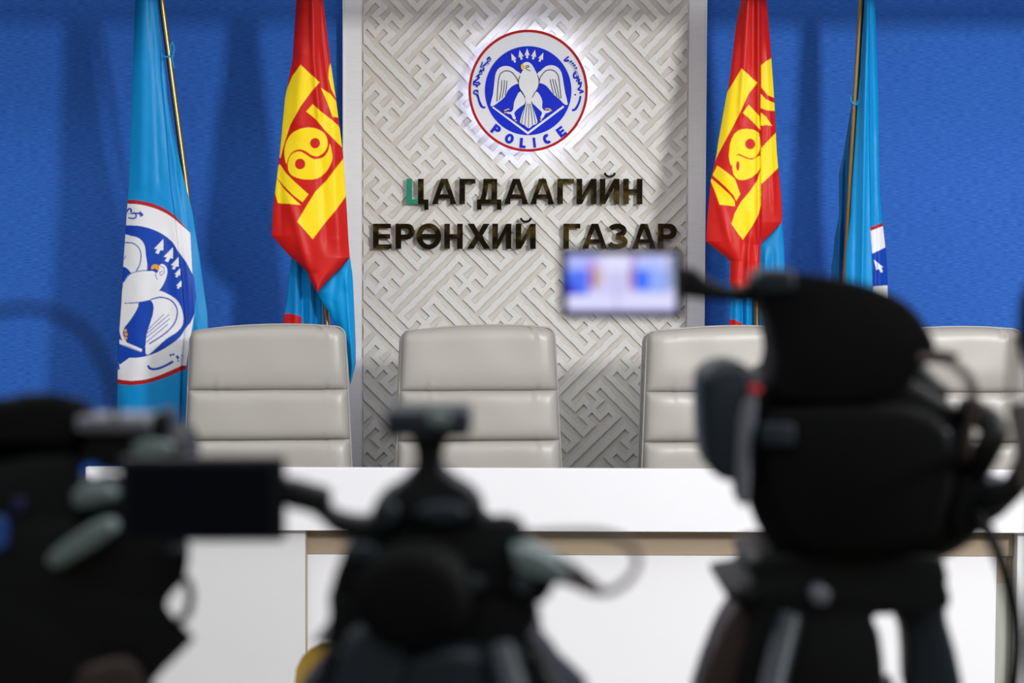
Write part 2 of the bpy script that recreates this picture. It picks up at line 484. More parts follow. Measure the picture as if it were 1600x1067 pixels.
# glyph outlines in a box 1 high and w wide, origin bottom left; t is the stroke width
def glyph(ch, w, t):
    rr = lambda x0, y0, x1, y1, r, n=6: [(x0, y0), (x1 - r, y0)] + [(x1 - r + r * math.sin(a), y0 + r - r * math.cos(a)) for a in [math.pi / 2 * k / n for k in range(1, n + 1)]] + \
        [(x1 - r + r * math.cos(a), y1 - r + r * math.sin(a)) for a in [math.pi / 2 * k / n for k in range(n + 1)]] + [(x0, y1)]
    if ch == 'Г': return [[(0, 0), (t, 0), (t, 1 - t * .85), (w, 1 - t * .85), (w, 1), (0, 1)]]
    if ch == 'L': return [[(0, 0), (w, 0), (w, t * .9), (t, t * .9), (t, 1), (0, 1)]]
    if ch == 'I': return [[(0, 0), (w, 0), (w, 1), (0, 1)]]
    if ch == 'Е' or ch == 'E':
        k = t * .82
        return [[(0, 0), (w, 0), (w, k), (t, k), (t, .5 - k / 2), (w * .93, .5 - k / 2), (w * .93, .5 + k / 2), (t, .5 + k / 2), (t, 1 - k), (w * .97, 1 - k), (w * .97, 1), (0, 1)]]
    if ch == 'Н':
        k = t * .42
        return [[(0, 0), (t, 0), (t, .5 - k), (w - t, .5 - k), (w - t, 0), (w, 0), (w, 1), (w - t, 1), (w - t, .5 + k), (t, .5 + k), (t, 1), (0, 1)]]
    if ch in 'ИЙ': return [[(0, 0), (t * .95, 0), (w - t, .64), (w - t, 0), (w, 0), (w, 1), (w - t * .95, 1), (t, .36), (t, 1), (0, 1)]]
    if ch == 'А': return [[(0, 0), (.5 * w - .6 * t, 1), (.5 * w + .6 * t, 1), (w, 0), (w - 1.12 * t, 0), (w * .735, .22), (w * .265, .22), (1.12 * t, 0)],
                          [(w * .335, .39), (w * .665, .39), (w * .5, .80)]]
    if ch == 'Р' or ch == 'P':
        k = t * .85; y0 = .38
        return [[(0, 0), (t, 0), (t, y0)] + rr(t, y0, w, 1, .3)[1:-1] + [(0, 1)],
                rr(t, y0 + k, w - t, 1 - k, .15)]
    if ch == 'Ц':
        k = t * .85
        return [[(0, 0), (w - t * .3, 0), (w - t * .3, -.22), (w + t * .5, -.22), (w + t * .5, k), (w - .35 * t, k), (w - .35 * t, 1), (w - 1.35 * t, 1), (w - 1.35 * t, k), (t, k), (t, 1), (0, 1)]]
    if ch == 'Д':
        k = t * .85
        return [[(0, -.22), (t * .8, -.22), (t * .8, 0), (w - t * .8, 0), (w - t * .8, -.22), (w, -.22), (w, k), (w - .75 * t, k), (w - .75 * t, 1), (.26 * w, 1), (.25 * w, .7), (.2 * w, .4), (.13 * w, k), (0, k)],
                [(.36 * w, k), (w - 1.75 * t, k), (w - 1.75 * t, 1 - k), (.46 * w, 1 - k), (.44 * w, .6), (.4 * w, .36)]]
    if ch == 'Х': return [[(0, 0), (t * 1.2, 0), (w / 2, .35), (w - t * 1.2, 0), (w, 0), (w / 2 + .62 * t, .51), (w * .97, 1), (w * .97 - t * 1.15, 1), (w / 2, .67), (w * .03 + t * 1.15, 1), (w * .03, 1), (w / 2 - .62 * t, .51)]]
    if ch == 'Ө':
        k = t * .42; out = ell(w / 2, .5, w / 2, .515, 40); rx, ry = w / 2 - t, .515 - t * .85
        a0 = math.asin(k / ry)
        return [out, ell(w / 2, .5, rx, ry, 20, a0, math.pi - a0), ell(w / 2, .5, rx, ry, 20, math.pi + a0, 2 * math.pi - a0)]
    if ch == 'O': return [ell(w / 2, .5, w / 2, .5, 32), ell(w / 2, .5, w / 2 - t, .5 - t * .9, 32)]
    if ch == 'C':
        return [stroke(ell(w / 2, .5, w / 2 - t / 2, .5 - t / 2, 24, math.radians(50), math.radians(310)), t)]
    if ch == 'З':
        h = t * .42
        c = w * .47
        path = ell(c, .725, w * .36, .275 - h, 12, math.radians(160), math.radians(-80))
        path2 = ell(c, .28, w * .42, .28 - h, 14, math.radians(82), math.radians(-162))
        return [stroke(path + path2, t * .9)]
    return []

def rotmap(cx, cy, ang, hgt, w):
    def f(x, y):
        a = (x - w / 2) * hgt; b = (y - .5) * hgt
        return e2w(cx + a * math.cos(ang) + b * math.sin(ang), cy + a * math.sin(ang) - b * math.cos(ang))
    return f
for ch, x, y, w in [('P', 366, 834, .8), ('O', 467, 899, .88), ('L', 568, 931, .62), ('I', 655, 928, .25), ('C', 752, 900, .82), ('E', 858, 846, .75)]:
    ang = math.atan2(606 - x, y - 542) * 0.92
    fill_curve('letter', glyph(ch, w, .29 if ch != 'I' else .25), M['emblem_blue'], EY - 0.003, 0.003, emb, rotmap(x, y, ang, 74, w))
# vertical script on the white band, as continuous brush strokes
SW = 1.35
scr = [
    ([(320, 294), (306, 300), (300, 312), (316, 320), (322, 305), (300, 330), (286, 345), (300, 352), (308, 340)], 8),
    ([(286, 345), (268, 362), (258, 382), (268, 392), (270, 372), (250, 392), (240, 410)], 9),
    ([(262, 330), (256, 352), (246, 372)], 6),
    ([(240, 410), (252, 416), (256, 398), (238, 424), (222, 438), (238, 444), (228, 456), (214, 466), (200, 476), (216, 484), (238, 480)], 9),
    ([(200, 476), (196, 496), (212, 500), (232, 500), (246, 486)], 9), ([(214, 508), (228, 516)], 7),
    ([(222, 540), (204, 544), (198, 560), (214, 570), (228, 556), (222, 540), (230, 590), (246, 640), (262, 664), (286, 668)], [8, 8, 8, 8, 8, 8, 11, 13, 11, 5]),
    ([(912, 288), (900, 296), (890, 306), (878, 316), (890, 322), (906, 314), (916, 332), (930, 322), (926, 344), (944, 338), (940, 362), (956, 352), (954, 380), (968, 372), (966, 398)], 8),
    ([(966, 398), (950, 420), (954, 446), (972, 440), (976, 418), (966, 402), (984, 440), (972, 470), (990, 458), (988, 492), (1004, 480), (1000, 512), (984, 530), (1002, 538), (1018, 546), (994, 560)], 9),
    ([(960, 566), (964, 576)], 8),
    ([(1002, 580), (994, 620), (976, 660), (956, 684), (938, 682)], [10, 11, 12, 11, 5]),
]
for pts, w in scr:
    q = sm2(pts, 3, False)
    ww = w if not isinstance(w, list) else [w[min(int(i / 3), len(w) - 1)] for i in range(len(q))]
    epart('script_stroke', [stroke(q, [v * SW for v in ww] if isinstance(ww, list) else ww * SW)], 'emblem_blue', 0.003)
# light ring behind the disc
bm = new()
R1 = 418 * ES
ring = [(EC.x + R1 * math.cos(a), 7.508, EC.z + R1 * math.sin(a)) for a in [2 * math.pi * k / 64 for k in range(65)]]
add_tube(bm, ring, 0.004, 8, caps=False)
link('light_ring', bm, M['led'], emb, label='glowing white light strip behind the disc')
for a in (0.6, 2.5, 4.7):
    bm = new()
    c = Vector((EC.x + 0.10 * math.cos(a), 0, EC.z + 0.10 * math.sin(a)))
    add_tube(bm, [(c.x, 7.494, c.z), (c.x, YP - 0.002, c.z)], 0.006, 10)
    link('mounting_pin', bm, M['chrome'], emb)

# ================================================================ WALL LETTERING
LY = 7.525
def wall_line(rows, y0, y1, label, breves):
    c = P(540 + (rows[0][1] + rows[-1][2]) / 2 / 2.7586, (y0 + y1) / 2, LY)
    t_ = thing('wall_lettering', (c.x, YP, c.z), label, 'lettering')
    for ch, xa, xb in rows:
        pa = P(540 + xa / 2.7586, y1, LY); pb = P(540 + xb / 2.7586, y0, LY)
        hgt = pb.z - pa.z; w = (pb.x - pa.x) / hgt
        if ch == 'Ц': w *= .93
        to_w = lambda x, y: (pa.x + x * hgt, pa.z + y * hgt)
        if ch == 'Ц':
            t, k = .225, .19; xs = w - 1.3 * t
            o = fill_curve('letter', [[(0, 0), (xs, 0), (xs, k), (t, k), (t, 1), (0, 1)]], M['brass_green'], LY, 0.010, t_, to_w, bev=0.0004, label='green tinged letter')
            st = fill_curve('stem', [[(xs, 0), (w - .2 * t, 0), (w - .2 * t, -.22), (w + .55 * t, -.22), (w + .55 * t, k), (w - .3 * t, k), (w - .3 * t, 1), (xs, 1)]], M['brass_mirror'], LY, 0.010, t_, to_w, bev=0.0004, label='brass right stem of the green letter')
            st.parent = o
        else:
            o = fill_curve('letter', glyph(ch, w, .225), M['brass_mirror'], LY, 0.010, t_, to_w, bev=0.0004)
    for xc, yc in breves:
        p = P(540 + xc / 2.7586, yc, LY); r = 21 / 2.7586 * LY / FPX
        fill_curve('breve', [stroke(ell(p.x, p.z + r * .35, r, r * .8, 14, math.radians(180), math.radians(360)), .0085)], M['brass_mirror'], LY, 0.010, t_, lambda x, y: (x, y), bev=0.0004)
wall_line([('Ц', 262, 350), ('А', 372, 478), ('Г', 490, 560), ('Д', 566, 672), ('А', 683, 788), ('А', 796, 900), ('Г', 912, 985), ('И', 995, 1082), ('Й', 1095, 1181), ('Н', 1196, 1280)],
          279.3, 319, 'upper line of dark brass Cyrillic letters, directly below the emblem', [(1139, 272.5)])
wall_line([('Е', 118, 198), ('Р', 215, 298), ('Ө', 305, 412), ('Н', 425, 505), ('Х', 522, 625), ('И', 632, 715), ('Й', 733, 820), ('Г', 938, 1012), ('А', 1020, 1128), ('З', 1132, 1215), ('А', 1235, 1338), ('Р', 1345, 1428)],
          349.5, 388.8, 'lower line of dark brass Cyrillic letters, two words, above the second chair', [(777, 343)])

# ================================================================ FLAGS
def interp(tab, y):
    ys = [t[0] for t in tab]; xs = [t[1] for t in tab]
    return np.interp(y, ys, xs)

def inside(poly, X, Y):
    c = np.zeros(X.shape, bool)
    n = len(poly)
    for i in range(n):
        x0, y0 = poly[i]; x1, y1 = poly[(i + 1) % n]
        if y0 == y1: continue
        cond = ((y0 > Y) != (y1 > Y))
        xi = (x1 - x0) * (Y - y0) / (y1 - y0) + x0
        c ^= cond & (X < xi)
    return c

def paint(X, Y, base, prints):
    C = np.zeros(X.shape + (4,)); C[...] = base
    offs = [(-.27, -.27), (.27, -.27), (-.27, .27), (.27, .27)]
    for poly, colr in prints:
        xs = [p[0] for p in poly]; ys = [p[1] for p in poly]
        box = (X > min(xs) - 1) & (X < max(xs) + 1) & (Y > min(ys) - 1) & (Y < max(ys) + 1)
        if not box.any(): continue
        xb, yb = X[box], Y[box]
        a = sum(inside(poly, xb + dx, yb + dy).astype(float) for dx, dy in offs) / 4
        C[box] = C[box] * (1 - a[:, None]) + np.array(colr) * a[:, None]
    return C

def drape(name, parent, left, right, Y0, base, prints=(), folds=(), steps=(), bulge=0.03, back=0.07, dy=1.0, dx=1.0, tilt=(), noise=0.0):
    """hanging cloth: for each photo row the outline left..right; folds run down the cloth.
    closed cross section: a folded front and a plain rear side"""
    y0, y1 = left[0][0], left[-1][0]
    rows = np.arange(y0, y1 + 0.01, dy)
    wmax = max(float(interp(right, r) - interp(left, r)) for r in rows)
    nf = max(12, int(wmax / dx)); nb = 14
    S = np.linspace(0, 1, nf)
    R = rows[:, None] * np.ones((1, nf))
    XL = interp(left, rows)[:, None]; XR = interp(right, rows)[:, None]
    X = XL + (XR - XL) * S[None, :]
    D = bulge * (1 - np.abs(2 * S - 1) ** 2.6)[None, :] * np.ones_like(R)
    for tab, sig, amp in folds:
        c = interp(tab, rows)[:, None]
        ya, yb = tab[0][0], tab[-1][0]
        fade = np.clip((rows - ya) / 25 + 0.02, 0, 1) * np.clip((yb - rows) / 25 + 0.02, 0, 1)
        if ya <= y0 + 1: fade = np.clip((yb - rows) / 25 + .02, 0, 1)
        D = D + .68 * amp * fade[:, None] * np.exp(-((X - c) / sig) ** 2)
    for tab, wid, amp in steps:
        c = interp(tab, rows)[:, None]
        t = np.clip((X - c) / wid + .5, 0, 1)
        D = D - amp * (t * t * (3 - 2 * t))
    if noise:
        D = D + noise * (np.sin(R * .05 + X * .13) * np.sin(R * .021 - X * .10 + 1.3) * 3 + .5 * np.sin(R * .16 - X * .21))
    Cf = paint(X, R, base, prints)
    # rear
    Sb = np.linspace(1, 0, nb + 2)[1:-1]
    Xb = XL + (XR - XL) * Sb[None, :]
    Db = -back * np.sqrt(np.clip(1 - (2 * Sb - 1) ** 2, 0, 1))[None, :] * np.ones_like(Xb) - (0 if not steps else 0.015)
    Xa = np.concatenate([X, Xb], 1); Da = np.concatenate([D, Db], 1)
    Ra = rows[:, None] * np.ones((1, nf + nb))
    Cb = np.zeros(Xb.shape + (4,)); Cb[...] = Cf[:, -1:, :] * .5 + Cf[:, :1, :] * .5
    Ca = np.concatenate([Cf, Cb], 1)
    # to world: place on plane Y0, then push towards the camera by D
    rc = np.array(Rcam)
    vx = Xa - W / 2; vy = H / 2 - Ra; vz = -FPX * np.ones_like(Xa)
    dxw = rc[0, 0] * vx + rc[0, 1] * vy + rc[0, 2] * vz
    dyw = rc[1, 0] * vx + rc[1, 1] * vy + rc[1, 2] * vz
    dzw = rc[2, 0] * vx + rc[2, 1] * vy + rc[2, 2] * vz
    YY = Y0 - Da
    k = YY / dyw
    co = np.stack([dxw * k, YY, CAMZ + dzw * k], -1).reshape(-1, 3)
    co = co - np.array(root_loc(parent))
    nr, nc = Xa.shape
    idx = np.arange(nr * nc).reshape(nr, nc)
    nxt = np.roll(idx, -1, axis=1)
    q = np.stack([idx[:-1], idx[1:], nxt[1:], nxt[:-1]], -1).reshape(-1, 4)
    me = bpy.data.meshes.new(name)
    me.vertices.add(len(co)); me.vertices.foreach_set('co', co.astype(np.float32).ravel())
    caps = [idx[0], idx[-1][::-1]]
    nloop = q.size + sum(len(c) for c in caps)
    me.loops.add(nloop)
    me.loops.foreach_set('vertex_index', np.concatenate([q.ravel()] + caps).astype(np.int32))
    me.polygons.add(len(q) + 2)
    st = np.concatenate([np.arange(len(q)) * 4, [q.size, q.size + len(caps[0])]])
    me.polygons.foreach_set('loop_start', st.astype(np.int32))
    me.update(calc_edges=True); me.validate()
    at = me.color_attributes.new('print', 'FLOAT_COLOR', 'POINT')
    at.data.foreach_set('color', Ca.reshape(-1).astype(np.float32))
    me.materials.append(M['cloth'])
    me.polygons.foreach_set('use_smooth', np.ones(len(me.polygons), bool))
    o = bpy.data.objects.new(name, me); COL.objects.link(o); o.parent = parent
    return o

def flag_pole(parent, top, bot, ztop=2.95, r=0.0108):
    """brass pole through two sighted points, with a weighted stand"""
    a, b = Vector(top), Vector(bot)
    d = (a - b)
    pt = b + d * ((ztop - b.z) / d.z); pb = b + d * ((0.04 - b.z) / d.z)
    bm = new(); add_tube(bm, [pb, pt], r, 20); link('pole', bm, M['brass'], parent, smooth=40, label='slim brass pole')
    bm = new()
    add_tube(bm, [pt, pt + Vector((0, 0, .02)), pt + Vector((0, 0, .05)), pt + Vector((0, 0, .12))], [r * 1.3, r * 2.2, r * 1.6, 0.002], 16)
    link('finial', bm, M['brass'], parent, smooth=40)
    bm = new()
    add_tube(bm, [(pb.x, pb.y, 0), (pb.x, pb.y, .02), (pb.x, pb.y, .05), (pb.x, pb.y, .10)], [.10, .10, .045, .02], 28)
    link('stand', bm, M['brass'], parent, smooth=40)
    return pb

CY = lin(0, 136, 202); RD = lin(196, 22, 16); YL = lin(248, 216, 22); NV = lin(14, 64, 168); WH = lin(225, 226, 230); DR = lin(172, 22, 26); OR = lin(228, 158, 40)
YF = 7.15
# --- blue police flag, left
lf = thing('flag', (P(300, 600, YF).x, YF, 0), 'light blue police flag with large eagle emblem, left of both red flags', 'flag', 'flags behind the desk')
flag_pole(lf, P(252, 0, YF + .045), P(292, 300, YF + .075))
def c7(pts): return [(170 + x / 3.141, 300 + y / 3.138) for x, y in pts]
fold_edge = [(0, 247), (120, 252), (210, 260.5), (294, 266.7), (336, 273), (392, 279), (444, 285), (506, 290), (568, 284), (700, 280)]
wbox = c7([(20, 36), (90, 36), (150, 41), (220, 57), (280, 84), (327, 116), (340, 290), (365, 500), (378, 680), (360, 860), (270, 912), (180, 938), (100, 945), (20, 938)])
pr = [(sm2(c7([(40, 34), (90, 38), (150, 42), (220, 58), (280, 85), (326, 117)]), 3, False) + c7([(400, 200), (420, 600), (380, 870)]) + sm2(c7([(357, 876), (270, 913), (180, 939), (100, 946), (20, 936)]), 3, False), DR),
      (sm2(c7([(40, 54), (90, 57), (150, 61), (220, 78), (280, 104), (326, 135)]), 3, False) + c7([(400, 200), (420, 600), (380, 850)]) + sm2(c7([(357, 851), (260, 894), (180, 919), (100, 925), (20, 914)]), 3, False), WH),
      (sm2(c7([(40, 166), (82, 164), (140, 165), (200, 178), (260, 204), (310, 243), (336, 284), (420, 420), (420, 600), (376, 668), (350, 710), (300, 750), (240, 785), (170, 808), (100, 813), (20, 800)]), 2), NV),
      (sm2(c7([(50, 222), (110, 216), (150, 228), (175, 260), (182, 310), (188, 380), (150, 386), (120, 400), (95, 425), (60, 440)]), 3), WH),
      (c7([(60, 365), (80, 368), (96, 380), (112, 400), (90, 425), (60, 455)]), NV),
      (stroke(sm2(c7([(60, 252), (85, 248), (120, 252), (148, 275), (158, 310), (152, 355), (134, 388)]), 3, False), 1.6), NV),
      (stroke(c7([(75, 330), (84, 312)]), 1.0), NV),
      (sm2(c7([(62, 500), (74, 440), (104, 400), (160, 385), (212, 386), (238, 396), (250, 358), (268, 354), (286, 376), (284, 412), (266, 456), (240, 492), (212, 526), (150, 541), (80, 545), (50, 540)]), 3), WH),
      (sm2(c7([(50, 540), (90, 541), (146, 541), (130, 590), (96, 640), (74, 668), (70, 700), (88, 738), (72, 734), (56, 700), (40, 600)]), 2), WH),
      (stroke(sm2(c7([(78, 545), (150, 541), (214, 528)]), 3, False), 1.4), NV), (stroke(sm2(c7([(74, 440), (104, 402), (160, 386), (212, 386)]), 3, False), 1.2), NV),
      (sm2(c7([(208, 380), (212, 360), (230, 354), (248, 362), (244, 386), (226, 374)]), 2), OR),
      (stroke(sm2(c7([(232, 385), (230, 410), (240, 430)]), 3, False), 1.0), NV),
      (stroke(sm2(c7([(252, 362), (270, 372), (272, 395), (256, 408), (250, 395), (266, 388)]), 3, False), 1.0), NV),
      (sm2(c7([(240, 484), (290, 500), (334, 530), (360, 580), (365, 640), (340, 682), (280, 722), (230, 768), (192, 798), (180, 780), (186, 700), (216, 600), (218, 550), (206, 525)]), 3), WH),
      (stroke(sm2(c7([(206, 527), (256, 516), (306, 532), (335, 575), (326, 636), (280, 690), (198, 745)]), 4, False), 2.0), NV),
      (stroke(c7([(270, 598), (196, 672)]), 1.1), NV), (stroke(c7([(296, 600), (190, 692)]), 1.1), NV), (stroke(c7([(300, 620), (186, 712)]), 1.1), NV), (stroke(c7([(290, 648), (184, 737)]), 1.1), NV),
      (c7([(52, 722), (164, 770), (160, 786), (52, 746)]), WH),
      (stroke(sm2(c7([(46, 745), (100, 760), (162, 786)]), 2, False), .8), NV)]
for (a, b) in [(72, 674), (76, 692), (74, 712)]:
    pr.append((sm2(c7([(a, b), (a + 12, b - 3), (a + 18, b + 4), (a + 10, b + 14), (a + 2, b + 10)]), 2), OR))
for ax, ay, s in [(268, 230, 1.0), (315, 270, 1.0), (343, 318, .85), (351, 373, .62), (357, 432, .58)]:
    r = [(0, 0), (-46, 48), (-30, 50), (-40, 68), (-24, 74), (-14, 55), (0, 56)]
    pr.append((c7([(ax + x * s, ay + y * s) for x, y in r]), WH))
for pts, w in [([(88, 98), (96, 84), (108, 84), (108, 100), (94, 104), (140, 104), (164, 112)], 2.6), ([(95, 126), (120, 130), (134, 122), (132, 108)], 2.2), ([(150, 96), (166, 112), (152, 118)], 2.4),
               ([(192, 850), (204, 866), (240, 866), (280, 850), (316, 830)], 3.6), ([(334, 802), (346, 822), (362, 800), (340, 830)], 3.6), ([(44, 835), (50, 870)], 3)]:
    pr.append((stroke(sm2(c7(pts), 3, False), w), NV))
for x, y in [(303, 800), (316, 796)]: pr.append((c7(ell(x, y, 6, 6, 10)), NV))
drape('cloth', lf,
      [(-60, 214), (0, 211), (93, 208), (185, 205), (278, 201.7), (311, 199.5), (414, 192.5), (475, 189.4), (537, 184.7), (619, 183), (700, 182)],
      [(-60, 238), (0, 245), (62, 252), (93, 256), (155, 262), (216, 273), (278, 287), (330, 300.7), (352, 303.8), (398, 311.5), (444, 317.7), (488, 324), (522, 326), (600, 322), (700, 318)],
      YF, CY, [p for p in pr],
      folds=[([(-60, 226), (100, 224), (311, 221)], 8, .007), ([(-60, 232), (300, 250)], 4, -.005), ([(80, 240), (320, 238)], 6, .004), ([(300, 215), (700, 212)], 18, .010),
             ([(330, 262), (520, 268)], 9, -.008), ([(60, 254), (200, 266), (330, 286), (520, 305)], 5, .012), ([(250, 277), (420, 296), (560, 306)], 4, -.010)],
      steps=[(fold_edge, 3.0, .022)], bulge=.03, noise=.0003)
bm = new()
k0 = P(262, 88, YF)
add_tube(bm, [P(255, 88, YF - .03), P(262, 89, YF - .035), P(272, 87, YF - .02)], .004, 8)
add_tube(bm, smooth_path([P(270, 88, YF - .02), P(266, 76, YF - .03), P(269, 66, YF - .03), P(272, 78, YF - .03), P(269, 90, YF - .03), P(272, 106, YF - .02)], 4), .0035, 8)
link('tie_cord', bm, M['cord_blue'], lf, smooth=60, label='light blue tie cord')

# --- red flag, left
rf = thing('flag', (P(505, 600, YF + .03).x, YF + .03, 0), 'red and yellow flag with whole yin yang symbol, left of the silver panel', 'flag', 'flags behind the desk')
flag_pole(rf, P(503, 380, YF + .05), P(511, 515, YF + .05))
def c6(pts): return [(400 + x / 3.444, 90 + y / 3.442) for x, y in pts]
yin = c6(sm2([(163, 572), (152, 512), (164, 450), (200, 402), (258, 378), (320, 380), (370, 410), (387, 460), (370, 505), (335, 530), (300, 525), (265, 502), (230, 494), (195, 508), (174, 540)], 3))
yang = c6(sm2([(171, 580), (178, 615), (204, 640), (260, 655), (330, 650), (380, 610), (410, 550), (407, 500), (397, 464), (388, 502), (360, 536), (312, 545), (275, 525), (240, 505), (206, 510), (180, 537)], 3))
ypr = [(c6([(240, 38), (343, 133), (300, 180), (240, 262), (185, 360), (150, 470), (132, 540), (110, 530), (110, 300), (195, 100)]), YL),
       (c6([(305, 250), (350, 290), (400, 328), (442, 364), (480, 420), (480, 500), (458, 478), (420, 440), (370, 390), (320, 330), (270, 290)]), YL),
       (c6([(350, 163), (400, 195), (436, 240), (470, 290), (443, 323), (412, 318), (385, 245)]), YL),
       (c6([(400, 30), (450, 90), (470, 200), (432, 225), (405, 170), (390, 110), (392, 60)]), YL),
       (yin, YL), (yang, YL), (c6(ell(318, 460, 27, 28, 20)), RD), (c6(ell(237, 572, 28, 29, 20)), RD),
       (c6([(128, 572), (160, 620), (210, 670), (283, 735), (250, 778), (200, 740), (150, 690), (100, 630), (100, 600)]), YL),
       (c6([(100, 640), (115, 652), (150, 705), (200, 755), (243, 793), (180, 787), (118, 783), (100, 720)]), YL),
       (c6([(470, 543), (425, 600), (380, 660), (320, 720), (270, 800), (222, 882), (305, 977), (370, 890), (430, 820), (478, 752), (520, 700), (520, 530)]), YL)]
drape('cloth', rf,
      [(-60, 472), (0, 463), (93, 457), (155, 445), (240, 437), (330, 426), (368, 424.5), (371, 427), (398, 451), (414, 469), (426, 481), (440, 485), (457, 495)],
      [(-60, 500), (0, 505), (93, 516), (155, 525), (240, 536), (330, 542), (368, 544), (403, 546.5), (414, 536), (426, 525), (440, 511), (457, 496.5)],
      YF, RD, ypr,
      folds=[([(-60, 487), (90, 490), (200, 500)], 5, .016), ([(-60, 495), (60, 503), (170, 517)], 4, -.012), ([(60, 474), (220, 462)], 9, .012), ([(140, 520), (300, 524), (400, 530)], 8, .012),
             ([(230, 500), (400, 512)], 7, -.010), ([(300, 450), (420, 480), (457, 494)], 8, .014), ([(250, 438), (370, 440)], 5, -.006)],
      bulge=.035, noise=.0004)
drape('tail', rf,
      [(402, 545.5), (414, 535.5), (426, 524), (440, 510), (457, 495.5), (472, 503), (491, 515.5), (519, 531), (540, 541.5), (593, 546), (600, 547)],
      [(402, 547), (414, 548.5), (426, 550.5), (440, 551.5), (457, 552.4), (472, 553), (491, 554), (519, 555), (540, 556), (568, 556), (600, 548)],
      YF + .004, lin(0, 145, 212), [],
      folds=[([(402, 530), (470, 520), (600, 545)], 6, -.012), ([(420, 540), (590, 552)], 4, .012)], bulge=.022, back=.02, noise=.0004)['label'] = 'light blue lower corner of the flag'
drape('rear_fold', rf,
      [(385, 457), (404, 455), (429, 452), (475, 447.6), (491, 443.5), (513, 443.5), (640, 445)],
      [(385, 500), (430, 502), (475, 503), (513, 503), (560, 506), (640, 508)],
      YF + .085, lin(0, 128, 196), [([(430, 490), (456, 490), (471, 495), (471, 700), (430, 700)], lin(196, 24, 22))],
      folds=[([(385, 462), (640, 460)], 5, .012), ([(400, 472), (640, 476)], 4, -.018), ([(400, 485), (640, 486)], 4, .018), ([(400, 494), (640, 494)], 3, -.014)], bulge=.015, back=.02)['label'] = 'light blue fold hanging behind'

# --- red flag, right
rg = thing('flag', (P(1190, 600, YF + .03).x, YF + .03, 0), 'red and yellow flag creased down its middle, right of the silver panel', 'flag', 'flags behind the desk')
flag_pole(rg, P(1182, 0, YF + .045), P(1182, 515, YF + .045))
def a5(pts): return [(1080 + x / 4.447, y / 4.446) for x, y in pts]
def a6(pts): return [(1080 + x / 3.679, 230 + y / 3.679) for x, y in pts]
FE = 1188.2
left_part = lambda poly: [(min(x, FE), y) for x, y in poly]
gpr = [(a5([(350, 475), (460, 575), (400, 650), (340, 780), (290, 880), (190, 1066), (150, 1150), (130, 1150), (200, 800), (250, 640), (300, 560)]), YL),
       (a5([(400, 727), (475, 808), (482, 905), (440, 860), (400, 820), (358, 785)]), YL),
       (sm2(a5([(485, 455), (520, 425), (560, 402), (600, 390), (600, 690), (572, 678), (530, 660), (488, 608)]), 1), YL),
       (a5([(482, 650), (520, 690), (578, 715), (600, 722), (600, 775), (578, 771), (520, 765), (482, 750)]), YL),
       (a5([(482, 780), (520, 810), (563, 875), (520, 868), (482, 875)]), YL),
       (a5([(600, 910), (578, 932), (485, 1030), (482, 1066)]) + a6([(400, 215), (450, 168), (500, 118), (540, 80), (540, -10)]), YL),
       (a6([(402, 120), (380, 190), (340, 250), (285, 315), (250, 380), (232, 440), (265, 490), (297, 532), (350, 455), (385, 390), (402, 330)]), YL),
       (sm2(left_part(a5([(266, 1075), (270, 1000), (300, 930), (350, 898), (420, 898), (470, 925), (482, 1000)]) + a6([(398, 5), (372, 55), (330, 62), (290, 44), (266, 40), (245, 70), (230, 108), (217, 60), (217, 20)])), 2), YL),
       (sm2(left_part(a6([(237, 82), (250, 58), (272, 46), (305, 60), (350, 72), (398, 48), (398, 120), (350, 172), (290, 190), (252, 172), (237, 130)])), 2), YL),
       (a5(ell(410, 1000, 35, 37, 20)), RD), (a6(ell(268, 107, 10, 28, 16)), RD),
       (a6([(150, 105), (200, 140), (250, 180), (265, 220), (282, 270), (258, 310), (245, 280), (200, 230), (122, 160)]), YL),
       (a6([(100, 170), (117, 180), (170, 225), (225, 275), (250, 310), (252, 340), (163, 330), (135, 250)]), YL)]
drape('cloth', rg,
      [(-60, 1164), (0, 1157.6), (38, 1150), (117, 1141), (180, 1129.5), (225, 1121.6), (241, 1119.5), (281.6, 1110.5), (340, 1105), (377, 1103), (393, 1123), (408, 1141), (442, 1140), (452, 1145), (460, 1151)],
      [(-60, 1196), (0, 1198), (85, 1205), (157, 1210), (238, 1214), (260, 1216), (311.5, 1221), (347, 1222), (382, 1188.9), (420, 1187), (440, 1180), (455, 1173), (460, 1170)],
      YF, RD, gpr,
      folds=[([(-60, 1170), (90, 1163), (200, 1155)], 5, .012), ([(-60, 1178), (130, 1176)], 4, -.010), ([(-60, 1185), (460, 1185)], 3.5, .012), ([(60, 1150), (300, 1130)], 10, .010),
             ([(300, 1120), (400, 1146)], 7, .010), ([(330, 1165), (460, 1158)], 6, -.010), ([(360, 1172), (460, 1166)], 4, .010), ([(60, 1198), (340, 1210)], 4, .008)],
      steps=[([(-60, 1188), (460, 1188.5)], 2.0, .045)], bulge=.03, noise=.0004)
drape('tail', rg,
      [(346, 1221), (360, 1209), (370, 1200), (382, 1186), (440, 1180), (520, 1186), (600, 1190)],
      [(346, 1222.5), (360, 1223.5), (370, 1224), (382, 1225), (417, 1226), (470, 1224), (520, 1218), (600, 1212)],
      YF + .055, lin(0, 132, 198), [], folds=[([(382, 1196), (600, 1196)], 5, .010), ([(382, 1208), (600, 1206)], 4, -.008)], bulge=.012, back=.02)['label'] = 'light blue lower corner of the flag'
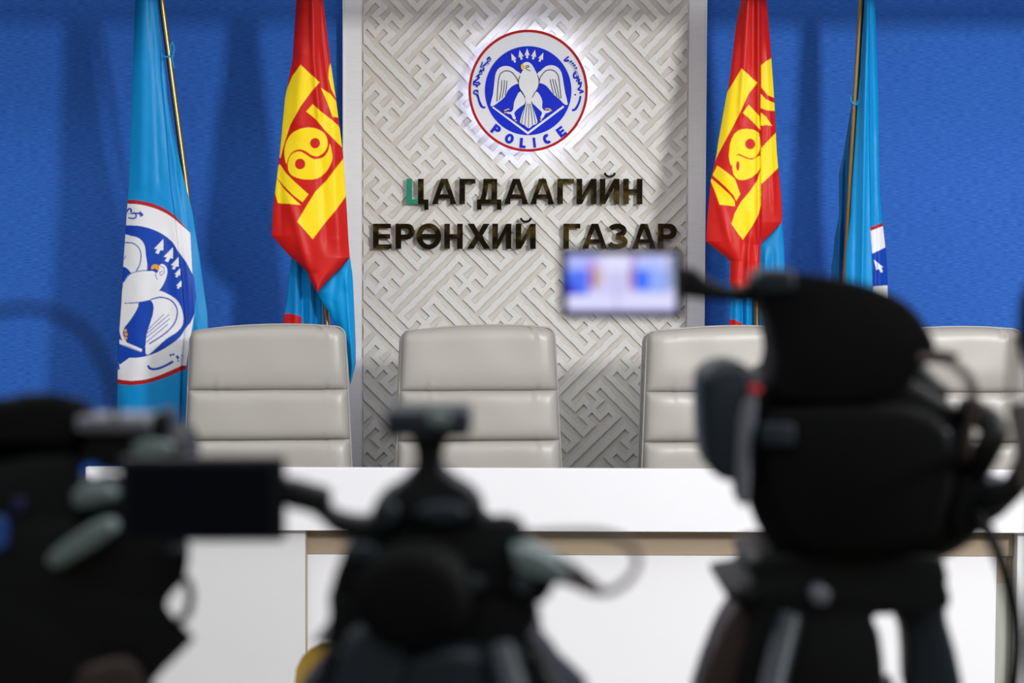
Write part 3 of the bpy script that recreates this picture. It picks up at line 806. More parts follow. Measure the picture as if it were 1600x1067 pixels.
drape('rear_fold', rg,
      [(440, 1143), (470, 1141), (499, 1140), (515, 1139.5), (640, 1140)],
      [(440, 1180), (470, 1190), (515, 1190), (640, 1192)],
      YF + .06, lin(0, 128, 196), [([(1130, 499), (1147, 499), (1160, 506), (1158, 700), (1130, 700)], lin(196, 24, 22))],
      folds=[([(440, 1150), (640, 1148)], 4, .010), ([(440, 1160), (640, 1160)], 3, -.02), ([(440, 1168), (640, 1168)], 4, .012), ([(440, 1178), (640, 1180)], 4, -.012)], bulge=.012, back=.02)['label'] = 'light blue fold hanging behind'

# --- blue police flag, right
bf = thing('flag', (P(1320, 600, YF).x, YF, 0), 'light blue police flag showing only a sliver of emblem, rightmost flag', 'flag', 'flags behind the desk')
flag_pole(bf, P(1346, 0, YF + .04), P(1332, 240, YF + .04))
bpr = [(a6([(1030, 461), (1108, 430), (1130, 425), (1130, 445), (1108, 452), (1032, 481)]), DR),
       (a6([(1030, 481), (1130, 443), (1130, 570), (1115, 577), (1040, 613)]), WH),
       (a6([(1040, 613), (1115, 577), (1140, 565), (1150, 792), (1045, 800)]), NV),
       (a6([(1050, 645), (1105, 690), (1094, 690), (1102, 716), (1090, 722), (1080, 700), (1064, 706)]), WH),
       (a6([(1045, 800), (1150, 792), (1150, 1200), (1045, 1200)]), WH)]
drape('cloth', bf,
      [(-60, 1352), (0, 1350.5), (67, 1348), (162, 1340), (225, 1336), (300, 1330.5), (339, 1328.7), (393, 1322), (450, 1320), (640, 1318)],
      [(-60, 1364), (0, 1366.7), (67, 1370), (135, 1372), (225, 1373.5), (306, 1375), (347, 1379), (382, 1383), (417, 1386), (447, 1387), (640, 1390)],
      YF - .005, CY, bpr,
      folds=[([(40, 1354), (260, 1350), (640, 1344)], 4, .014), ([(40, 1347), (300, 1338), (640, 1332)], 4, -.008), ([(-60, 1360), (200, 1365), (640, 1372)], 4, -.008), ([(200, 1370), (640, 1378)], 4, .006)],
      steps=[([(-60, 1357), (230, 1358.6), (360, 1361), (420, 1364), (640, 1366)], 2.0, .03)], bulge=.025, noise=.0003)
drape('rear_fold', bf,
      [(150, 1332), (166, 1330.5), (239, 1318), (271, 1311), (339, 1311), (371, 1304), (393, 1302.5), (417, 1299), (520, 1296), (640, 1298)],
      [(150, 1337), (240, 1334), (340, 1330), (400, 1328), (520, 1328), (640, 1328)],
      YF + .10, lin(0, 96, 156), [([(1321, 402), (1325, 404), (1329, 440), (1324, 440)], DR), ([(1318.5, 404), (1321, 402), (1324, 440), (1319, 440)], WH)],  # darker blue base carries the shade of the front cloth
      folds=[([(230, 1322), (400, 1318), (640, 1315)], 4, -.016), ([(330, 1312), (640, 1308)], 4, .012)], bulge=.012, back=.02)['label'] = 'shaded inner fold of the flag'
bm = new(); add_tube(bm, smooth_path([P(1329, 152, YF - .02), P(1331, 160, YF - .03), P(1338, 163, YF - .03), P(1340, 158, YF - .01)], 4), .004, 8)
link('tie_cord', bm, M['cord_blue'], bf, smooth=60, label='light blue tie cord')

# ================================================================ EXECUTIVE CHAIRS
def half_w(z):     # half width of the back at height z
    t = (1.128 - z) / 0.4
    return 0.266 + 0.018 * min(max(t, 0), 1.4) - 0.006 * max(0, 1 - abs(t - .05) / .1) * 0

def cushion_bm(z0, z1, top=False, seed=0):
    rnd = random.Random(seed)
    bm = new(); nx, nz = 60, 22
    g = []
    ph = rnd.random() * 6
    pk = [rnd.choice((0.15, .5, 1.0)) for _ in range(4)]; cs = (-.74 + .12 * rnd.random(), .60 + .14 * rnd.random())
    for j in range(nz + 1):
        row = []
        for i in range(nx + 1):
            s = -1 + 2 * i / nx; t = j / nz
            z = z0 + (z1 - z0) * t
            if top: z += (0.012 * (1 - s * s) + 0.006 * s) * t
            else: z += 0.004 * s * math.sin(ph) * t * (1 - t)
            w = half_w(z)
            # rounded upper corners
            if top:
                r = .035; dz = z1 + .003 - z; 
                if dz < r: w -= r - math.sqrt(max(r * r - (r - dz) ** 2, 0))
            x = s * w
            edge = (1 - abs(s) ** 14) ** .5
            if top:
                pil = (1 - (max(0, .42 - t) / .42) ** 2.6) ** .5 * (1 - (max(0, t - .78) / .22) ** 2.2) ** .5
            else:
                pil = max(0, 1 - abs(2 * t - 1) ** 5) ** .5
            y = -(0.012 + 0.026 * pil) * edge
            # drawn-in puckers next to the seam ends
            for c0 in cs:
                for e, sg in ((0, 1), (1, 1)):
                    y += pk[(c0 > 0) * 2 + e] * 0.010 * math.exp(-((s - c0) / .03) ** 2 - ((t - e) / .13) ** 2)
                    y -= pk[(c0 > 0) * 2 + e] * 0.006 * math.exp(-((s - c0 - .06 - .12 * (t - e)) / .03) ** 2 - ((t - e) / .18) ** 2)
            y += 0.0012 * math.sin(7 * s + ph) * math.sin(4 * t + ph)
            row.append(bm.verts.new((x, y, z)))
        g.append(row)
    for j in range(nz):
        for i in range(nx):
            bm.faces.new((g[j][i], g[j][i + 1], g[j + 1][i + 1], g[j + 1][i]))
    # close towards the shell
    loop = g[0] + [r[-1] for r in g[1:]] + g[-1][-2::-1] + [r[0] for r in g[-2:0:-1]]
    back = [bm.verts.new((v.co.x * .995, 0.012, v.co.z)) for v in loop]
    n = len(loop)
    for i in range(n):
        bm.faces.new((loop[i], back[i], back[(i + 1) % n], loop[(i + 1) % n]))
    bm.faces.new(back)
    return bm

def outline(off=0.0, n=10):
    pts = []
    zs = [0.50 + (1.09 - .50) * k / n for k in range(n + 1)]
    for z in zs: pts.append((half_w(z) + off, z))
    r = .036; zt = 1.128
    for k in range(1, 7):
        a = math.pi / 2 * k / 6
        s = (half_w(1.1) - r + r * math.cos(a)); pts.append((s + off, zt - r + r * math.sin(a) + .006 + off))
    for s in (.6, .3, 0, -.3, -.6): pts.append((s * .23, zt + .006 * s + .012 * (1 - s * s) + off + .001))
    for k in range(0, 6):
        a = math.pi / 2 + math.pi / 2 * k / 6
        pts.append((-(half_w(1.1) - r) + r * math.cos(a) - off, zt - r + r * math.sin(a) - .006 + off))
    for z in reversed(zs): pts.append((-half_w(z) - off, z))
    return pts

def make_chair():
    t_ = thing('office_chair', (0, 0, 0), 'chair', 'chair', 'office chairs behind the desk')
    tilt = Matrix.Translation((0, 0, .5)) @ Matrix.Rotation(math.radians(-4), 4, 'X') @ Matrix.Translation((0, 0, -.5))
    def add(name, bm, m, par, sm_=45, tl=True, label=None):
        if tl: bmesh.ops.transform(bm, matrix=tilt, verts=bm.verts)
        return link(name, bm, m, par, world=False, smooth=sm_, label=label)
    # shell behind the cushions
    bm = new(); pts = outline()
    f = bm.faces.new([bm.verts.new((x, 0.006, z)) for x, z in pts])
    r = bmesh.ops.extrude_face_region(bm, geom=[f])
    for g in r['geom']:
        if isinstance(g, bmesh.types.BMVert): g.co.y += .075; g.co.x *= .985
    shell = add('backrest', bm, M['leather_side'], t_)
    zsep = [1.128, .915, .741, .570, .50]
    for k in range(4):
        add('cushion', cushion_bm(zsep[k + 1], zsep[k], k == 0, seed=k), M['leather'], shell, 70)
    for yy in (.004, .074):
        bm = new(); add_tube(bm, [(x, yy, z) for x, z in outline(.001)], .0032, 8); add('piping', bm, M['leather'], shell, 80)
    # seat
    bm = new(); add_box(bm, (-.25, -.42, .42), (.25, .02, .53), .04, 4); add('seat', bm, M['leather'], t_, 60, tl=False)
    for s in (-1, 1):
        bm = new()
        add_tube(bm, smooth_path([(s * .27, .03, .50), (s * .30, .0, .545), (s * .30, -.06, .562), (s * .30, -.30, .562), (s * .29, -.34, .53), (s * .26, -.30, .47)], 5), .016, 10)
        a = add('armrest', bm, M['chrome'], t_, 60, tl=False)
        bm = new(); add_box(bm, (s * .30 - .028, -.30, .566), (s * .30 + .028, -.04, .592), .01, 3)
        add('arm_pad', bm, M['leather'], a, 60, tl=False)
    bm = new(); add_tube(bm, [(0, -.19, .12), (0, -.19, .30), (0, -.19, .30), (0, -.19, .42)], [.03, .03, .02, .02], 16)
    add('gas_lift', bm, M['chrome'], t_, 40, tl=False)
    for k in range(5):
        a = 2 * math.pi * k / 5 + .3; c, s = math.cos(a), math.sin(a)
        bm = new(); add_tube(bm, [(0, -.19, .12), (c * .29, -.19 + s * .20, .075)], [.03, .016], 10)
        leg = add('leg', bm, M['chrome'], t_, 40, tl=False)
        x, y = c * .29, -.19 + s * .20
        bm = new(); add_tube(bm, [(x - .02, y, .03), (x + .02, y, .03)], .03, 14); add_tube(bm, [(x, y, .05), (x, y, .08)], .008, 8)
        add('caster', bm, M['black_plastic'], leg, 40, tl=False)
    return t_

def copy_tree(o, parent=None):
    c = o.copy(); COL.objects.link(c); c.parent = parent
    for ch in list(o.children): copy_tree(ch, c)
    return c
YC = 6.88
chair0 = make_chair()
chairs = [(419, 7, 'grey leather office chair below the left pair of flags, leftmost of the four', 515),
          (750, 7, 'grey leather office chair in front of the fret relief, directly below the brass lettering', 519),
          (1134, 7, 'grey leather office chair below the lit camcorder screen and the right red flag', 515),
          (1484, 3, 'grey leather office chair at the right end, mostly behind the big camcorder', 515)]
for k, (px, rz, lab, py) in enumerate(chairs):
    c = chair0 if k == 0 else copy_tree(chair0)
    p = P(px, py, YC)
    c.location = (p.x, YC, p.z - 1.135); c.rotation_euler = (0, 0, math.radians(rz))
    c.location.z = max(0.0, c.location.z)
    c['label'] = lab

# ================================================================ DESK
YD = 6.0
zt, zb = P(800, 730.5, YD + .03).z, P(800, 830, YD).z
xl = P(134, 780, YD).x; xr = P(1760, 780, YD).x
desk = thing('desk', ((xl + xr) / 2, YD, 0), 'long white desk with a deep front band, in front of the grey chairs', 'desk')
bm = new(); add_box(bm, (xl, YD, zb), (xr, YD + .03, zt), .0015); link('front_band', bm, M['desk_white'], desk, label='thick glossy white front band')
bm = new(); add_box(bm, (xl + .01, YD + .031, zt - .115), (xr - .01, YD + .60, zt - .085), .002); link('worktop', bm, M['desk_white'], desk)
xa = P(477.5, 900, YD + .04).x
bm = new(); add_box(bm, (xl + .02, YD + .03, 0), (xa, YD + .40, zb - .001), .001); link('pedestal', bm, M['desk_grey'], desk, label='pale grey left pedestal')
bm = new(); add_box(bm, (xr - .32, YD + .03, 0), (xr - .02, YD + .40, zb - .001), .001); link('pedestal', bm, M['desk_grey'], desk)
YM = YD + .07
xm = P(1556, 950, YM).x; zs = P(800, 868, YM - .01).z
bm = new(); add_box(bm, (xa + .001, YM, 0), (xm, YM + .02, zs), .001); link('modesty_panel', bm, M['desk_white'], desk, label='recessed white panel under the band')
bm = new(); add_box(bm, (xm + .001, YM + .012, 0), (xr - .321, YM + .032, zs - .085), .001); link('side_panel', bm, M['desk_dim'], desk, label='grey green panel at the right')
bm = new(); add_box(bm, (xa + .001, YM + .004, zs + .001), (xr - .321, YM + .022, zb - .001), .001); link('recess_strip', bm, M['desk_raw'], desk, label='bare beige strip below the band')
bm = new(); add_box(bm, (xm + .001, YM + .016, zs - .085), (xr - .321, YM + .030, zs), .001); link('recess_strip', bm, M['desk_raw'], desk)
bm = new(); add_box(bm, (xa, YD + .031, 0), (xa + .003, YM + .0, zb - .002), .001); link('edge_band', bm, M['desk_raw'], desk)

# ================================================================ YELLOW CHAIR
YY_ = 3.1
yc0 = P(658, 1010, YY_)
yc = thing('plastic_chair', (yc0.x, YY_, 0), 'yellow plastic chair mostly hidden behind the middle camcorder', 'chair')
bm = new(); nx, nz = 24, 12; g = []
hw_ = (P(862, 1010, YY_).x - P(455, 1010, YY_).x) / 2; ztop = yc0.z
for j in range(nz + 1):
    row = []
    for i in range(nx + 1):
        s = -1 + 2 * i / nx; t = 1 - (1 - j / nz) ** 2; z = .44 + (ztop - .44) * t
        w = hw_ * (.88 + .12 * t)
        dz = ztop - z; r = .06
        if dz < r: w -= r - math.sqrt(max(r * r - (r - dz) ** 2, 0)) * 1.0
        x = s * w; y = .05 * s * s - .04 * t - .03
        row.append(bm.verts.new((yc0.x + x, YY_ - y * 1.0, z)))
    g.append(row)
for j in range(nz):
    for i in range(nx): bm.faces.new((g[j][i], g[j][i + 1], g[j + 1][i + 1], g[j + 1][i]))
r = bmesh.ops.extrude_face_region(bm, geom=list(bm.faces))
for v in r['geom']:
    if isinstance(v, bmesh.types.BMVert): v.co.y += .012
bk = link('backrest', bm, M['yellow_plastic'], yc, smooth=60)
bm = new(); add_box(bm, (yc0.x - hw_ * .9, YY_ + .0, .425), (yc0.x + hw_ * .9, YY_ + .42, .45), .012, 3); link('seat', bm, M['yellow_plastic'], yc, smooth=50)
for sx in (-1, 1):
    for fy in (.04, .38):
        bm = new(); add_tube(bm, [(yc0.x + sx * hw_ * .75, YY_ + .04 + fy * .8, .43), (yc0.x + sx * hw_ * .95, YY_ + fy, 0)], [.014, .01], 10)
        link('leg', bm, M['chrome'], yc, smooth=50)

# ================================================================ PRESS CAMERAS
def slab_part(name, parent, poly, Y, d0, d1, m, bev=.004, shrink=1.0, rnd=True, label=None, far=(0, 0)):
    bm = new(); add_slab(bm, poly, Y, d0, d1, bev, 3, shrink, rnd, far)
    return link(name, bm, M[m], parent, smooth=50, label=label)
def tube_part(name, parent, pts, r, m, n=12, sub=5, label=None):
    bm = new(); add_tube(bm, smooth_path(pts, sub) if sub else pts, r, n)
    return link(name, bm, M[m], parent, smooth=60, label=label)
def rect(x0, y0, x1, y1, r=8, n=3):
    out = []
    for cx, cy, a in ((x1 - r, y0 + r, -90), (x1 - r, y1 - r, 0), (x0 + r, y1 - r, 90), (x0 + r, y0 + r, 180)):
        for k in range(n + 1):
            t = math.radians(a + 90 * k / n); out.append((cx + r * math.cos(t), cy + r * math.sin(t)))
    return out

def tripod(name_label, top, spread, Y, lean=0.0):
    """floor tripod: column and three two-stage legs below the head"""
    t_ = thing('tripod', (top.x, top.y, 0), name_label, 'tripod', 'camera tripods')
    hub = Vector(top)
    bm = new(); add_tube(bm, [hub + Vector((0, 0, -.22)), hub], [.018, .03], 16); link('centre_column', bm, M['camera_black'], t_, smooth=50)
    for k in range(3):
        a = math.radians(90 + 120 * k + lean)
        foot = Vector((hub.x + math.cos(a) * spread, hub.y + math.sin(a) * spread, 0.02))
        h0 = hub + Vector((math.cos(a) * .035, math.sin(a) * .035, -.01))
        mid = h0.lerp(foot, .5)
        bm = new(); add_tube(bm, [h0, mid], [.016, .016], 10)
        leg = link('leg', bm, M['camera_black'], t_, smooth=50)
        bm = new(); add_tube(bm, [mid, foot], [.011, .010], 10); link('lower_tube', bm, M['camera_slate'], leg, smooth=50)
        bm = new(); add_tube(bm, [foot + Vector((0, 0, -.02)), foot + Vector((0, 0, .02))], [.02, .014], 10); link('foot', bm, M['camera_rubber'], leg, smooth=50)
    return t_

# ---- right camcorder with the lit flip-out screen
Y1 = 1.5
rc_ = P(1310, 760, Y1)
rcam = thing('camcorder', (rc_.x, Y1 + .1, rc_.z - .1), 'big black camcorder with a lit flip-out screen, at the right', 'camcorder', 'press camcorders on tripods')
lcd = slab_part('flip_screen', rcam, rect(875, 387, 1067, 498, 8), Y1, 0, .014, 'camera_black', .002, rnd=False, label='black screen housing folded out to the left')
# picture on the screen
def screen_mesh(parent, x0, y0, x1, y1, Y):
    nx, ny = 64, 36
    bm = new(); lay = None
    vs = []
    L = (lambda r, g, b: lin(r, g, b))
    regs = [((0, 0, 1, 1), L(208, 206, 248)), ((.0, .0, .25, .3), L(175, 185, 255)), ((.0, .27, .20, .70), L(84, 120, 250)), ((.0, .5, .08, .72), L(60, 70, 210)),
            ((.20, .1, .26, .6), L(190, 140, 205)), ((.22, .28, .27, .58), L(150, 80, 120)), ((.26, .25, .33, .55), L(205, 185, 190)),
            ((.33, .0, .57, .3), L(226, 224, 255)), ((.57, .25, .62, .6), L(165, 130, 165)), ((.60, .0, .64, .6), L(170, 120, 200)),
            ((.64, .05, .88, .3), L(180, 195, 255)), ((.64, .26, .78, .62), L(62, 118, 255)), ((.76, .26, .93, .66), L(150, 175, 250)), ((.93, .05, 1, .6), L(150, 160, 195)),
            ((.0, .70, 1, .95), L(222, 220, 255)), ((.44, .3, .47, .95), L(190, 188, 232)), ((0, .95, 1, 1), L(140, 138, 205))]
    cols = []
    for j in range(ny + 1):
        for i in range(nx + 1):
            s, t = i / nx, j / ny
            c = None
            for (a, b, c_, d), colr in regs:
                if a <= s <= c_ and b <= t <= d: c = colr
            cols.append(c)
            vs.append(bm.verts.new(P(x0 + (x1 - x0) * s, y0 + (y1 - y0) * t, Y)))
    for j in range(ny):
        for i in range(nx):
            k = j * (nx + 1) + i
            bm.faces.new((vs[k], vs[k + nx + 1], vs[k + nx + 2], vs[k + 1]))
    o = link('screen', bm, M['screen'], parent, label='lit screen showing blue walls and white desk')
    at = o.data.color_attributes.new('print', 'FLOAT_COLOR', 'POINT')
    at.data.foreach_set('color', np.array(cols, np.float32).ravel())
screen_mesh(lcd, 886, 398, 1055, 487, Y1 - .0008)
slab_part('hinge_arm', rcam, [(1062, 418), (1088, 420), (1108, 436), (1150, 450), (1190, 436), (1205, 440), (1205, 472), (1120, 470), (1086, 466), (1064, 460)], Y1, .004, .03, 'camera_black', .004)
slab_part('viewfinder_hood', rcam, [(1180, 425), (1205, 419), (1228, 424), (1300, 432), (1362, 448), (1410, 474), (1440, 512), (1450, 545), (1425, 575), (1380, 620), (1208, 620), (1206, 560), (1196, 500), (1180, 468)], Y1, -.03, .09, 'camera_rubber', .012, .9)
slab_part('hood_lug', rcam, [(1172, 430), (1185, 420), (1225, 420), (1232, 432), (1230, 452), (1185, 455)], Y1, -.035, .02, 'camera_slate', .004)
slab_part('eye_flap', rcam, [(1430, 530), (1455, 545), (1490, 550), (1478, 562), (1440, 566), (1425, 560)], Y1, -.02, .01, 'camera_rubber', .003)
bd = slab_part('body', rcam, [(1162, 604), (1200, 580), (1300, 574), (1402, 582), (1455, 607), (1492, 630), (1510, 655), (1528, 700), (1536, 780), (1533, 832), (1500, 862), (1460, 878), (1400, 882), (1250, 882), (1196, 842), (1172, 800), (1160, 740)], Y1, .0, .20, 'camera_black', .012, .84, far=(.03, -.03))
slab_part('rear_cap', bd, [(1185, 640), (1300, 625), (1440, 640), (1480, 700), (1470, 790), (1420, 850), (1260, 855), (1200, 790), (1185, 720)], Y1, -.03, .01, 'camera_rubber', .008)
slab_part('battery', rcam, [(1092, 592), (1104, 572), (1130, 563), (1160, 568), (1172, 600), (1172, 742), (1140, 746), (1112, 736), (1094, 700)], Y1, -.03, .05, 'camera_slate', .008)
slab_part('side_strip', rcam, [(1146, 650), (1156, 618), (1172, 612), (1174, 640), (1164, 700), (1162, 774), (1148, 778), (1142, 740)], Y1, -.034, .0, 'camera_grey', .004, label='light grey side strip')
slab_part('record_button', rcam, ell(1171, 603, 10, 8, 12), Y1, -.038, -.03, 'red_plastic', .001, rnd=False, label='small red button')
slab_part('control_plate', rcam, rect(1180, 655, 1232, 690, 8), Y1, -.036, -.025, 'camera_slate', .002, rnd=False)
slab_part('badge_plate', rcam, rect(1424, 664, 1474, 698, 10), Y1, -.028, .02, 'camera_slate', .003, rnd=False)
tube_part('top_handle', rcam, [P(1470, 626, Y1) + Vector((0, .02, 0)), P(1420, 600, Y1) + Vector((0, .08, .02)), P(1380, 590, Y1) + Vector((0, .16, .02))], .012, 'camera_black')
bm = new(); c0 = P(1330, 720, Y1)
add_tube(bm, [c0 + Vector((0, .18, 0)), c0 + Vector((0, .26, 0)), c0 + Vector((0, .30, 0)), c0 + Vector((0, .34, 0))], [.052, .05, .056, .06], 32)
lens = link('lens', bm, M['camera_black'], rcam, smooth=50)
bm = new(); add_tube(bm, [c0 + Vector((0, .335, 0)), c0 + Vector((0, .3405, 0))], [.05, .05], 32); link('front_glass', bm, M['camera_glass'], lens, smooth=50)
tube_part('hand_strap', rcam, [P(1502, 640, Y1), P(1528, 648, Y1) + Vector((0, -.01, 0)), P(1544, 668, Y1) + Vector((0, -.02, 0)), P(1532, 700, Y1) + Vector((0, -.02, 0)), P(1520, 745, Y1) + Vector((0, 0, 0)), P(1512, 790, Y1)], .0105, 'camera_black')
tube_part('grip_loop', rcam, [P(1520, 790, Y1), P(1562, 768, Y1) + Vector((0, -.02, 0)), P(1592, 722, Y1) + Vector((0, -.02, 0)), P(1606, 688, Y1), P(1612, 650, Y1) + Vector((0, .03, 0))], .0095, 'camera_black')
slab_part('grip_block', rcam, [(1500, 740), (1530, 748), (1566, 752), (1592, 758), (1594, 774), (1545, 816), (1500, 846), (1480, 800)], Y1, -.01, .06, 'camera_black', .005)
# head and legs under it
tr = tripod('black tripod under the camcorder with the lit screen', Vector((P(1330, 1080, Y1).x, Y1 + .1, P(1330, 1080, Y1).z)), .5, Y1, 0)
hd = slab_part('pan_head', tr, [(1200, 862), (1440, 862), (1474, 884), (1476, 910), (1480, 945), (1440, 952), (1394, 956), (1362, 962), (1374, 1000), (1360, 1100), (1160, 1100), (1165, 1000), (1172, 944), (1140, 936), (1132, 916), (1174, 905), (1169, 876)], Y1, -.01, .11, 'camera_black', .006)
slab_part('side_panel', tr, [(1118, 1012), (1150, 950), (1200, 950), (1200, 1120), (1090, 1120)], Y1, .0, .06, 'brown_leather', .004, label='dark brown padded panel')
slab_part('pan_strut', tr, [(1398, 950), (1476, 905), (1486, 975), (1512, 1110), (1436, 1110), (1424, 1000)], Y1, .01, .06, 'camera_slate', .006)
slab_part('lock_knob', hd, ell(1274, 921, 15, 15, 20), Y1, -.03, .0, 'camera_grey', .003, rnd=False, label='round light grey lock knob')
slab_part('tilt_knob', hd, ell(1160, 924, 25, 14, 16), Y1, -.02, .04, 'camera_black', .004, rnd=False)
tube_part('pan_handle', tr, [P(1230, 960, Y1) + Vector((0, -.01, 0)), P(1180, 1060, Y1) + Vector((0, -.06, -.02)), P(1150, 1160, Y1) + Vector((0, -.12, -.05))], .010, 'camera_slate')

# ---- middle camcorder seen from behind
Y2 = 1.2
mcam = thing('camcorder', (P(670, 900, Y2).x, Y2 + .1, P(670, 900, Y2).z - .1), 'black camcorder with an unlit flip-out screen and a small block on top, in the middle', 'camcorder', 'press camcorders on tripods')
lcd = slab_part('flip_screen', mcam, rect(186, 715, 443, 846, 6), Y2, 0, .014, 'camera_black', .002, rnd=False, label='dark unlit screen folded out to the left')
slab_part('screen', lcd, rect(198, 726, 425, 838, 3), Y2, -.0008, .001, 'camera_glass', .0, rnd=False, label='dark blue-black glass')
slab_part('hinge_arm', mcam, [(438, 752), (498, 766), (512, 776), (516, 800), (560, 812), (606, 806), (612, 846), (560, 848), (520, 836), (486, 806), (440, 792)], Y2, .004, .03, 'camera_black', .004)
slab_part('shoe_block', mcam, rect(602, 638, 736, 682, 8), Y2, -.01, .05, 'camera_slate', .004, rnd=False)
slab_part('shoe_neck', mcam, [(638, 676), (700, 676), (692, 706), (692, 735), (716, 756), (744, 776), (744, 812), (590, 812), (592, 778), (620, 760), (645, 735), (648, 708)], Y2, .0, .04, 'camera_black', .005)
slab_part('viewfinder', mcam, [(592, 778), (620, 760), (710, 756), (738, 768), (748, 806), (796, 806), (822, 824), (824, 880), (800, 940), (560, 940), (540, 880), (546, 846), (582, 824)], Y2, .01, .12, 'camera_black', .010, .86, far=(-.005, -.02))
bd = slab_part('body', mcam, [(535, 862), (600, 830), (790, 840), (826, 880), (826, 980), (800, 1010), (560, 1010), (508, 960), (520, 900)], Y2, .02, .20, 'camera_black', .012, .8, far=(-.01, -.05))
slab_part('eyecup', bd, ell(648, 925, 92, 82, 32), Y2, -.03, .03, 'camera_rubber', .012, rnd=False)
for (x, y, rx, ry, m_) in [(605, 800, 18, 22, 'camera_slate'), (690, 800, 40, 18, 'camera_slate'), (565, 862, 28, 16, 'camera_slate'), (645, 862, 34, 15, 'camera_slate'), (725, 912, 36, 14, 'camera_slate')]:
    slab_part('button_pad', bd, ell(x, y, rx, ry, 20), Y2, -.004, .03, m_, .003, rnd=False)
slab_part('shoe_lamp', mcam, ell(687, 652, 18, 12, 16), Y2, -.016, -.008, 'camera_greygreen', .002, rnd=False)
slab_part('strap_bracket', mcam, [(800, 850), (826, 852), (860, 868), (888, 886), (882, 902), (850, 896), (812, 884), (802, 866)], Y2, -.02, .03, 'camera_greygreen', .004, label='grey green strap bracket')
slab_part('grip_block', mcam, [(800, 880), (880, 896), (868, 912), (850, 940), (822, 944), (800, 930)], Y2, .0, .07, 'camera_black', .005)
slab_part('strap_knob', mcam, ell(818, 906, 15, 15, 16), Y2, -.02, .0, 'camera_slate', .003, rnd=False)
bm = new(); add_tube(bm, [P(868, 888, Y2), P(900, 902, Y2) + Vector((0, .0, 0)), P(940, 922, Y2)], [.0085, .0065, .002], 14); link('lever', bm, M['camera_rubber'], mcam, smooth=60)
bm = new(); c0 = P(665, 1020, Y2); add_tube(bm, [c0 + Vector((0, .18, 0)), c0 + Vector((0, .28, 0)), c0 + Vector((0, .34, 0))], [.045, .044, .052], 32)
lens = link('lens', bm, M['camera_black'], mcam, smooth=50)
bm = new(); add_tube(bm, [c0 + Vector((0, .338, 0)), c0 + Vector((0, .3405, 0))], [.045, .045], 32); link('front_glass', bm, M['camera_glass'], lens, smooth=50)
slab_part('base_plate', mcam, [(515, 940), (822, 944), (826, 1000), (826, 1012), (506, 1012), (508, 1000)], Y2, .01, .12, 'camera_black', .006, .9)
tr = tripod('black tripod under the camcorder in the middle', Vector((P(680, 1150, Y2).x, Y2 + .1, P(680, 1150, Y2).z)), .45, Y2, 0)
slab_part('pan_head', tr, [(506, 1014), (600, 1014), (826, 1014), (852, 1042), (880, 1080), (900, 1140), (470, 1140), (498, 1060)], Y2, .0, .12, 'camera_black', .008)
slab_part('head_plate', tr, [(545, 985), (600, 960), (640, 1010), (600, 1100), (520, 1100)], Y2, -.02, .01, 'camera_slate', .005)
slab_part('head_plate', tr, [(640, 1020), (740, 1010), (760, 1100), (630, 1100)], Y2, -.016, .01, 'camera_slate', .005)
tube_part('pan_handle', tr, [P(780, 1010, Y2) + Vector((0, -.01, 0)), P(820, 1080, Y2) + Vector((0, -.05, -.02)), P(850, 1180, Y2) + Vector((0, -.12, -.05))], .010, 'camera_slate')

# ---- shoulder camera at the left edge
Y3 = 1.28
lcam = thing('video_camera', (P(80, 900, Y3).x, Y3 + .1, P(80, 900, Y3).z - .1), 'large black broadcast video camera cut off by the left edge of the picture', 'video camera', 'press camcorders on tripods')
bd = slab_part('body', lcam, [(-160, 700), (60, 690), (120, 700), (128, 760), (118, 800), (150, 826), (284, 832), (291, 900), (272, 925), (262, 950), (300, 992), (296, 1006), (240, 1066), (220, 1120), (-160, 1120)], Y3, .0, .22, 'camera_black', .010, .7, far=(-.07, -.01))
slab_part('top_housing', lcam, [(-160, 622), (0, 620), (40, 612), (90, 614), (150, 634), (150, 720), (60, 735), (-160, 735)], Y3, .0, .16, 'camera_rubber', .010, .8, far=(-.06, -.02))
slab_part('rail_housing', lcam, [(110, 672), (245, 676), (275, 690), (282, 716), (270, 735), (165, 735), (150, 725), (112, 720)], Y3, .0, .08, 'camera_black', .006)
slab_part('top_rail', lcam, rect(122, 648, 238, 674, 8), Y3, -.01, .03, 'camera_grey', .003, rnd=False, label='grey metal rail on top')  # highlight along the top put into a pale grey bar
slab_part('rail_post', lcam, rect(243, 642, 266, 690, 6), Y3, -.005, .03, 'camera_black', .003, rnd=False)
slab_part('rail_mount', lcam, [(212, 690), (240, 684), (270, 690), (268, 706), (240, 714), (214, 706)], Y3, -.012, .0, 'camera_greygreen', .003)
slab_part('lens_ring', lcam, [(116, 768), (140, 752), (176, 754), (184, 775), (150, 790), (120, 790)], Y3, -.01, .04, 'camera_greygreen', .004, label='pale grey curved fitting')  # greyish highlight put into the colour of a raised patch
slab_part('side_block', lcam, [(110, 785), (190, 785), (192, 850), (110, 860)], Y3, .0, .08, 'camera_rubber', .005)
slab_part('strap_bar', lcam, [(82, 868), (96, 850), (150, 812), (180, 806), (188, 824), (160, 846), (108, 878), (90, 880)], Y3, -.02, .0, 'camera_greygreen', .004, label='pale grey green diagonal bar')
tube_part('strap_loop', lcam, [P(276, 896, Y3), P(296, 905, Y3) + Vector((0, -.01, 0)), P(302, 930, Y3) + Vector((0, -.01, 0)), P(290, 962, Y3), P(268, 975, Y3)], .0028, 'camera_rubber')
slab_part('connector_glint', lcam, ell(280, 858, 16, 7, 14), Y3, -.008, .0, 'camera_slate', .002, rnd=False)
slab_part('strap_pad', lcam, [(130, 1040), (200, 1022), (232, 1060), (225, 1110), (120, 1110)], Y3, -.012, .0, 'brown_leather', .004, label='dark brown leather pad')
